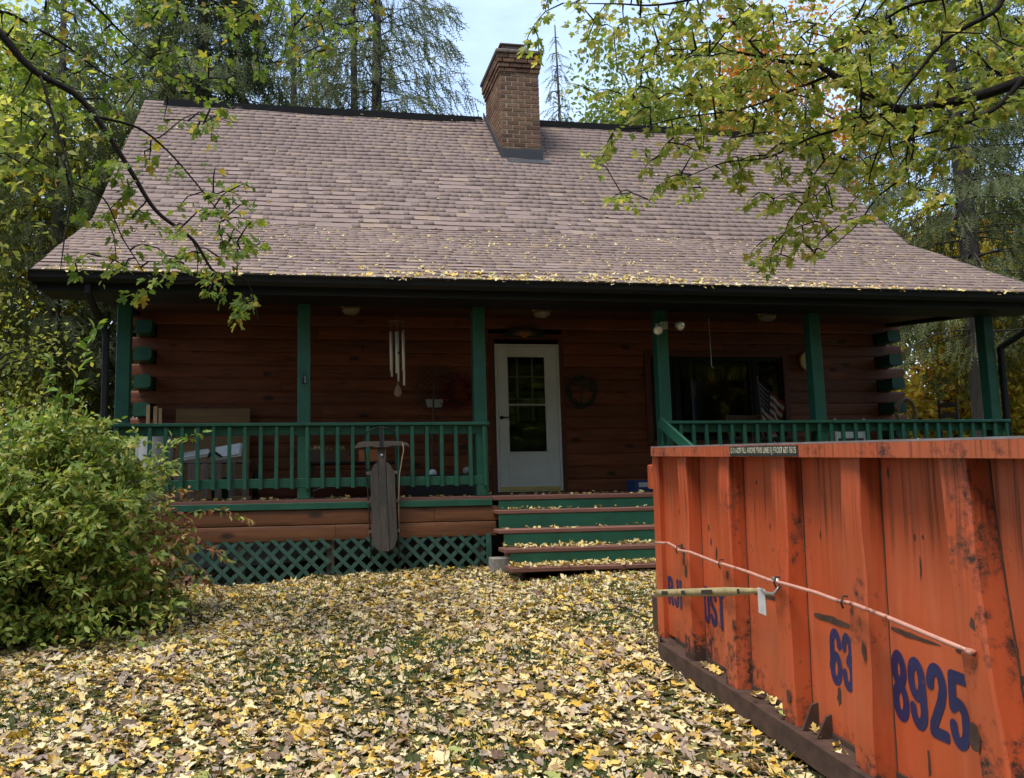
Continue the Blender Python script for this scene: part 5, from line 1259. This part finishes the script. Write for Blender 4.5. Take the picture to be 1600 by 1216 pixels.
maple_tree('yellow-green maple bough spreading over the dumpster and right roof', [(4.9, -7.2, float(G(4.9, -7.2))-.1), (4.85, -7.15, 1.5), (4.6, -6.95, 3.2), (4.5, -7.0, 5.2)], RR,
           [(polyR, -5.7, .5, 920)], 'maple_r', 7, (.040, .080), 300, 2, pairs=8)

# ------------------------------------------------------------------ big bush at the left
def bush():
    base = np.array([-5.15, -3.75, float(G(-5.15, -3.75))]); t = thing('leafy_bush', 'big rounded green bush with pinkish leaves at the left porch end', 'bush', tuple(base))
    rel = lambda q: tuple(np.array(q)-base)
    m = MB(); P, Dv, red = [], [], []
    lobes = [((-5.45, -3.7, -.05), (1.15, .95, 1.05), 140), ((-4.6, -3.85, -.25), (.95, .85, 1.0), 130), ((-4.85, -4.35, -.5), (1.05, .62, .75), 100), ((-5.9, -4.0, -.3), (1.0, .9, 1.1), 60), ((-4.1, -3.8, -.58), (.62, .55, .62), 60)]
    for c, r_, n in lobes:
        c, r_ = np.array(c), np.array(r_)
        for i in range(n):
            u = unit(1)[0]; u[2] = u[2]*.9+.12; tip = c+u*r_*R.uniform(.82, 1.06); tip[2] = max(tip[2], base[2]+.04)
            s = base+np.array([R.normal(0, .3), R.normal(0, .22), 0])+np.array([(tip[0]-base[0])*.25, (tip[1]-base[1])*.25, 0]); s[2] = base[2]
            mid = (s*.45+tip*.55); mid[2] = s[2]+(tip[2]-s[2])*.78+.06
            m.tube([rel(s), rel(s*.3+mid*.7), rel(mid), rel(tip)], [.010, .007, .005, .002], 4, cap=False)
            for k in range(8):
                b = mid+(tip-mid)*R.uniform(.2, 1); e = b+unit(1)[0]*R.uniform(.12, .34)*np.array([1, 1, .8])+np.array([0, 0, -.02]); nl = R.randint(9, 15)
                if e[2] < base[2]+.02: continue
                if k < 2: m.tube([rel(b), rel((b+e)/2+np.array([0, 0, .015])), rel(e)], [.003, .0022, .0015], 3, cap=False)
                for q in range(nl):
                    f = (q+.5)/nl; P.append(b+(e-b)*f+R.normal(0, .012, 3)); dv = (e-b)/np.linalg.norm(e-b)*.6+unit(1)[0]*.8+np.array([0, 0, -.15]); Dv.append(dv)
                    ed = (P[-1][0]+3.95)/.35+R.normal(0, .5); red.append(ed > 0.55 and P[-1][2] < .05 and P[-1][2] > -.75 and R.uniform() < .8)
    # long arching sprays reaching out over the railing and lattice, and upright suckers
    sp = [([(-4.2, -3.3, .1), (-4.0, -3.0, .42), (-3.85, -2.8, .55), (-3.62, -2.65, .66)], 0, .07), ([(-4.3, -3.4, -.1), (-3.9, -3.1, .05), (-3.72, -2.95, .1)], 1, .06), ([(-4.1, -3.6, -.3), (-3.6, -3.4, -.1), (-3.3, -3.3, -.12), (-3.12, -3.2, -.2)], 1, .05), ([(-4.1, -3.6, -.4), (-3.7, -3.5, -.28), (-3.45, -3.4, -.42), (-3.3, -3.35, -.55)], 1, .05), ([(-4.2, -3.7, -.5), (-3.65, -3.6, -.5), (-3.45, -3.55, -.7), (-3.35, -3.5, -.85)], 1, .05),
          ([(-4.05, -3.8, -.3), (-3.75, -3.7, -.1), (-3.58, -3.6, -.22)], 1, .055)]
    sk = [([(-4.80, -3.9, -.2), (-4.77, -3.9, .5), (-4.74, -3.9, .9), (-4.72, -3.9, 1.2)], 2, .10), ([(-4.62, -3.9, -.2), (-4.58, -3.95, .4), (-4.55, -3.9, .8), (-4.47, -3.9, 1.15), (-4.36, -3.85, 1.5)], 2, .11), ([(-4.75, -3.8, 0), (-4.72, -3.85, .6), (-4.68, -3.8, .9)], 2, .09), ([(-5.0, -3.8, 0), (-5.0, -3.85, .6), (-5.02, -3.8, .85)], 2, .08)]
    P3, D3, S3 = [], [], []
    for pts, kind, ls in sp+sk:
        c = curve(pts, 6); m.tube([rel(q) for q in c], [.006-.0045*i/(len(c)-1) for i in range(len(c))], 5, cap=False)
        st = 3 if kind == 2 else 1
        for i in range(2, len(c)):
            for k in range(2 if kind == 2 else 3):
                q = np.array(c[i])+R.normal(0, .01, 3)
                dv = np.array(c[i]-c[i-1]); dv = dv/np.linalg.norm(dv)*.7+unit(1)[0]*.9
                if kind == 1: P.append(q); Dv.append(dv+np.array([0, 0, -.5])); red.append(R.uniform() < .75)
                else: P3.append(q); D3.append(dv); S3.append(ls*R.uniform(.7, 1.15))
    # low leafy skirt along the foot
    nf = 900; a = R.uniform(-6.6, -3.55, nf); yy = -4.55+.25*np.sin(a*2.3)+R.uniform(-.28, .35, nf)+.55*np.clip(a+4.1, 0, 1)
    for i in range(nf): P.append(np.array([a[i], yy[i], float(G(a[i], yy[i]))+R.uniform(.03, .3)])); Dv.append(unit(1)[0]); red.append(False)
    m.build('stems', 'twig', t, fix=False)['kind'] = 'stuff'
    P, Dv, red = np.array(P), np.array(Dv), np.array(red)
    for nm, k, mt, sg in (('foliage', ~red, 'bush', 300), ('pink_foliage', red, 'bush_red', 0)):
        n = k.sum(); o = leaf_cloud(nm, [OVAL], P[k], Dv[k], np.array([0, -.2, .9])+R.normal(0, .5, (n, 3)), R.uniform(.045, .085, n)*(1 if nm == 'foliage' else .95), mt, t, sg, org=base)
    n = len(P3); leaf_cloud('shoot_leaves', [OVAL], np.array(P3), np.array(D3), np.array([0, -.3, .8])+R.normal(0, .4, (n, 3)), np.array(S3), 'sucker', t, 0, org=base)
bush()

# ------------------------------------------------------------------ spruces
NEED = []
for i in range(9):
    y = .08+.1*i; sg = 1 if i % 2 else -1; NEED.append(((0, y, 0), (sg*.17, y+.16, .03*sg), (0.0, y+.075, 0)))
NV = np.array([v for t_ in NEED for v in t_]+[(-.022, 0, 0), (.022, 0, 0), (0, 1.05, 0), (0, 0, -.03), (0, .0, .03), (0, 1.0, 0)]+[(0, .3, 0), (.03, .48, .16), (0, .38, 0), (0, .55, 0), (-.03, .72, -.16), (0, .63, 0)])
NF = np.arange(len(NV)).reshape(-1, 3); SPRIG = (NV, NF)
def spruce(label, base, H, rad_, start, seed, mat='needle', top_vis=14., step=.42, nbr=5, dens=1.0, trunk_r=.2, droop=.55, lean=(0, 0), ss=1.0):
    base = np.array([base[0], base[1], float(G(base[0], base[1]))-.1]); t = thing('spruce_tree', label, 'tree', tuple(base), 'spruces around the house')
    ax = lambda h: np.array([lean[0]*h, lean[1]*h, h]); m = MB(); hs = np.linspace(0, H, 12); m.tube([tuple(ax(h)+np.array([.04*math.sin(h*.5+seed), 0, 0])) for h in hs], [trunk_r*(1-h/H)+.02 for h in hs], 10); m.build('trunk', 'bark_spruce', t, True)
    bm_ = MB(); P, Dv, S = [], [], []; h = start; a0 = R.uniform(0, 6)
    while h < H-.3:
        L0 = rad_*(1-(h/H))**.75*(.75+.25*min(1, (h-start+1)/4)); vis = h < top_vis
        nb_ = nbr if vis else 3
        for k in range(nb_):
            a = a0+2*math.pi*k/nb_+R.uniform(-.35, .35); L_ = L0*R.uniform(.65, 1.12); o = np.array([math.cos(a), math.sin(a), 0]); side = np.array([-math.sin(a), math.cos(a), 0])
            p0 = ax(h+R.uniform(-.1, .1)); up_ = R.uniform(.02, .22)
            bp_ = lambda t_: p0+o*L_*t_+np.array([0, 0, 1])*(up_*L_*t_-droop*L_*t_*t_*.75+.16*L_*max(0, t_-.7))
            c = [bp_(t_) for t_ in (0, .2, .4, .6, .8, 1)]; bm_.tube([tuple(q) for q in c], [.022*L_/2+.006, .018, .014, .010, .007, .003], 4, cap=False)
            ns_ = int((L_*17 if vis else L_*4)*dens)
            for q in range(ns_):
                t_ = R.uniform(.18, 1)**.8; b = bp_(t_); sgn = R.choice([-1, 1]); lat = R.uniform(0, .42)*L_*(1-.72*t_)
                b = b+side*sgn*lat+o*lat*.35+np.array([0, 0, -lat*R.uniform(.1, .55)])
                P.append(b); Dv.append(o*R.uniform(.1, .8)+side*sgn*R.uniform(0, .7)+np.array([0, 0, -R.uniform(.3, 1.5)*(.6+droop)])); S.append(R.uniform(.30, .66)*ss)
            if vis:
                for q in range(3):
                    t_ = R.uniform(.3, .8); b = bp_(t_); e = b+side*R.choice([-1, 1])*L_*.3*(1-.6*t_)+o*.15*L_+np.array([0, 0, -.12*L_]); bm_.tube([tuple(b), tuple((b+e)/2+np.array([0, 0, .02])), tuple(e)], [.007, .005, .003], 3, cap=False)
        a0 += .7; h += step*R.uniform(.8, 1.2)*(1 if vis else 1.8)
    bm_.build('branches', 'bark_spruce', t, fix=False)['kind'] = 'stuff'
    P, Dv, S = np.array(P), np.array(Dv), np.array(S); V, F = scatter(*SPRIG, frames(Dv, unit(len(P))), P, S); np_mesh('needles', V, F, mat, t)['kind'] = 'stuff'
spruce('slim spruce with bare trunk behind roof left of chimney', (-.75, 9.5), 22, 4.5, 4.5, 1, 'needle', 15, .46, 6, 1.05, .23, .35, ss=.85)
spruce('slimmer twin spruce trunk just left behind roof left of chimney', (-1.35, 9.9), 20, 3.3, 5.0, 2, 'needle', 15, .6, 5, .7, .17, .32, ss=.8)
spruce('thin spruce tip peeking out right of the chimney', (4.45, 10.0), 13.6, 1.5, 3.0, 9, 'needle', 14, .45, 5, .8, .10, ss=.6)
spruce('dense dark spruce rising behind the left roof end', (-5.2, 9.0), 21, 3.6, 2.0, 3, 'needle', 15, .30, 7, 1.6, .28, .4, ss=.95)
spruce('broad drooping spruce at the far left beyond the bush', (-8.1, 7.6), 16, 2.7, 3.6, 4, 'needle', 12, .40, 6, 1.3, .18, .45, ss=.85)
spruce('tall grey spruce beyond the right porch end', (11.05, 3.5), 19, 4.0, 3.7, 5, 'needle', 13, .44, 6, 1.9, .22, .62, ss=.7)
spruce('leaning grey-green spruce at the far right edge', (17.3, 7.0), 20, 4.6, 3.6, 6, 'needle', 13, .40, 6, 1.7, .26, .6, ss=.85)
spruce('dark spruce behind the right slope of the roof', (13.2, 11.5), 13, 3.0, 4.5, 7, 'needle', 14, .40, 6, 1.1, .25, .6)
spruce('middle spruce behind ridge between dense spruce and twin trunks', (-3.0, 12.5), 19, 3.0, 3.0, 8, 'needle', 16, .46, 5, 1.1, .22)

# ------------------------------------------------------------------ broadleaf trees in the wood behind
def broadleaf(label, base, H, cr, n, mat, nclump=70, lsize=(.14, .26), low=.25, group='autumn trees behind the house', trunk=.16):
    base = np.array([base[0], base[1], float(G(base[0], base[1]))-.1]); t = thing('broadleaf_tree', label, 'tree', tuple(base), group)
    m = MB(); m.tube([(0, 0, 0), (.08, .03, H*.3), (-.05, .05, H*.6), (.05, 0, H*.92)], [trunk, trunk*.8, trunk*.5, .02], 9); m.build('trunk', 'bark', t, True)
    c = np.array([0, 0, H*(low+1)/2]); rr = np.array([cr, cr, H*(1-low)/2]); u = unit(nclump); cl = c+u*rr*(R.uniform(.25, 1, (nclump, 1))**.45)
    br = MB()
    for q in cl: z0 = max(H*low*.6, q[2]-.8*np.linalg.norm(q[:2])); br.tube([(0, 0, z0), tuple(q*np.array([.5, .5, 1])*1.0-np.array([0, 0, .25*(q[2]-z0)])), tuple(q)], [.04, .025, .006], 4, cap=False)
    br.build('limbs', 'bark', t, fix=False)['kind'] = 'stuff'
    w_ = R.randint(0, nclump, n); s_ = R.uniform(.45, 1.0, nclump)*cr*.30; P = cl[w_]+R.normal(size=(n, 3))*s_[w_][:, None]*np.array([1, 1, .7])
    V, F = scatter(*DIAMOND, frames(unit(n)+np.array([0, 0, -.3]), R.normal(0, .6, (n, 3))+np.array([0, -.3, .8])), P, R.uniform(*lsize, n)); np_mesh('crown', V, F, mat, t)['kind'] = 'stuff'
broadleaf('rounded green tree behind ridge right of chimney', (8.6, 14.0), 15.6, 3.0, 14000, 'green_tree')
broadleaf('bright orange maple behind the right roof slope', (14.2, 14.5), 18, 2.8, 12000, 'orange_tree')
broadleaf('yellow tree seen through the right porch end', (14.9, 8.8), 8.0, 3.2, 18000, 'yellow_tree', low=.02)
broadleaf('low lime-green sapling left of the porch downspout', (-8.3, 3.6), 4.6, 1.6, 3600, 'lime_tree', 40, (.07, .13), .0)
broadleaf('low orange tree under the spruces right of the porch', (17.6, 10.5), 4.6, 2.8, 10000, 'orange_tree', low=.0)
broadleaf('yellow-green tree at the far right behind the spruces', (25, 18), 13, 5, 9000, 'lime_tree', low=.1)
broadleaf('lime-green tree at the far left behind the spruce', (-10.4, 9.5), 13, 3.6, 17000, 'lime_tree', low=.08)
broadleaf('yellow understorey tree left of the house', (-8.8, 12.0), 10, 3.4, 13000, 'yellow_tree', low=.08)
broadleaf('pale green tree at the left frame edge', (-12.0, 4.5), 12, 3.4, 10000, 'lime_tree', low=.12)
broadleaf('green tree filling the gap left of the dense spruce', (-9.5, 17), 18, 4.6, 13000, 'green_tree', low=.1)
broadleaf('tall green tree far behind the right spruces', (19, 22), 17, 5.5, 9000, 'green_tree', low=.1)
# trees across the yard behind the photographer, mirrored in the panes
for x, y, h_, mt, lab in ((7.0, -22, 13, 'lime_tree', 'yellow-green yard tree mirrored in the window glass, nearest one'), (-6, -27, 15, 'green_tree', 'green yard tree mirrored in the door glass'), (14.8, -21, 14, 'yellow_tree', 'yellow yard tree mirrored in the right window pane'), (-16, -20, 14, 'green_tree', 'green yard tree across the lawn at the left'), (21, -18, 13, 'lime_tree', 'yellow-green yard tree across the lawn at the right')):
    broadleaf(lab, (x, y), h_+3, 5.6, 16000, mt, lsize=(.4, .75), low=.0, group='trees across the yard')
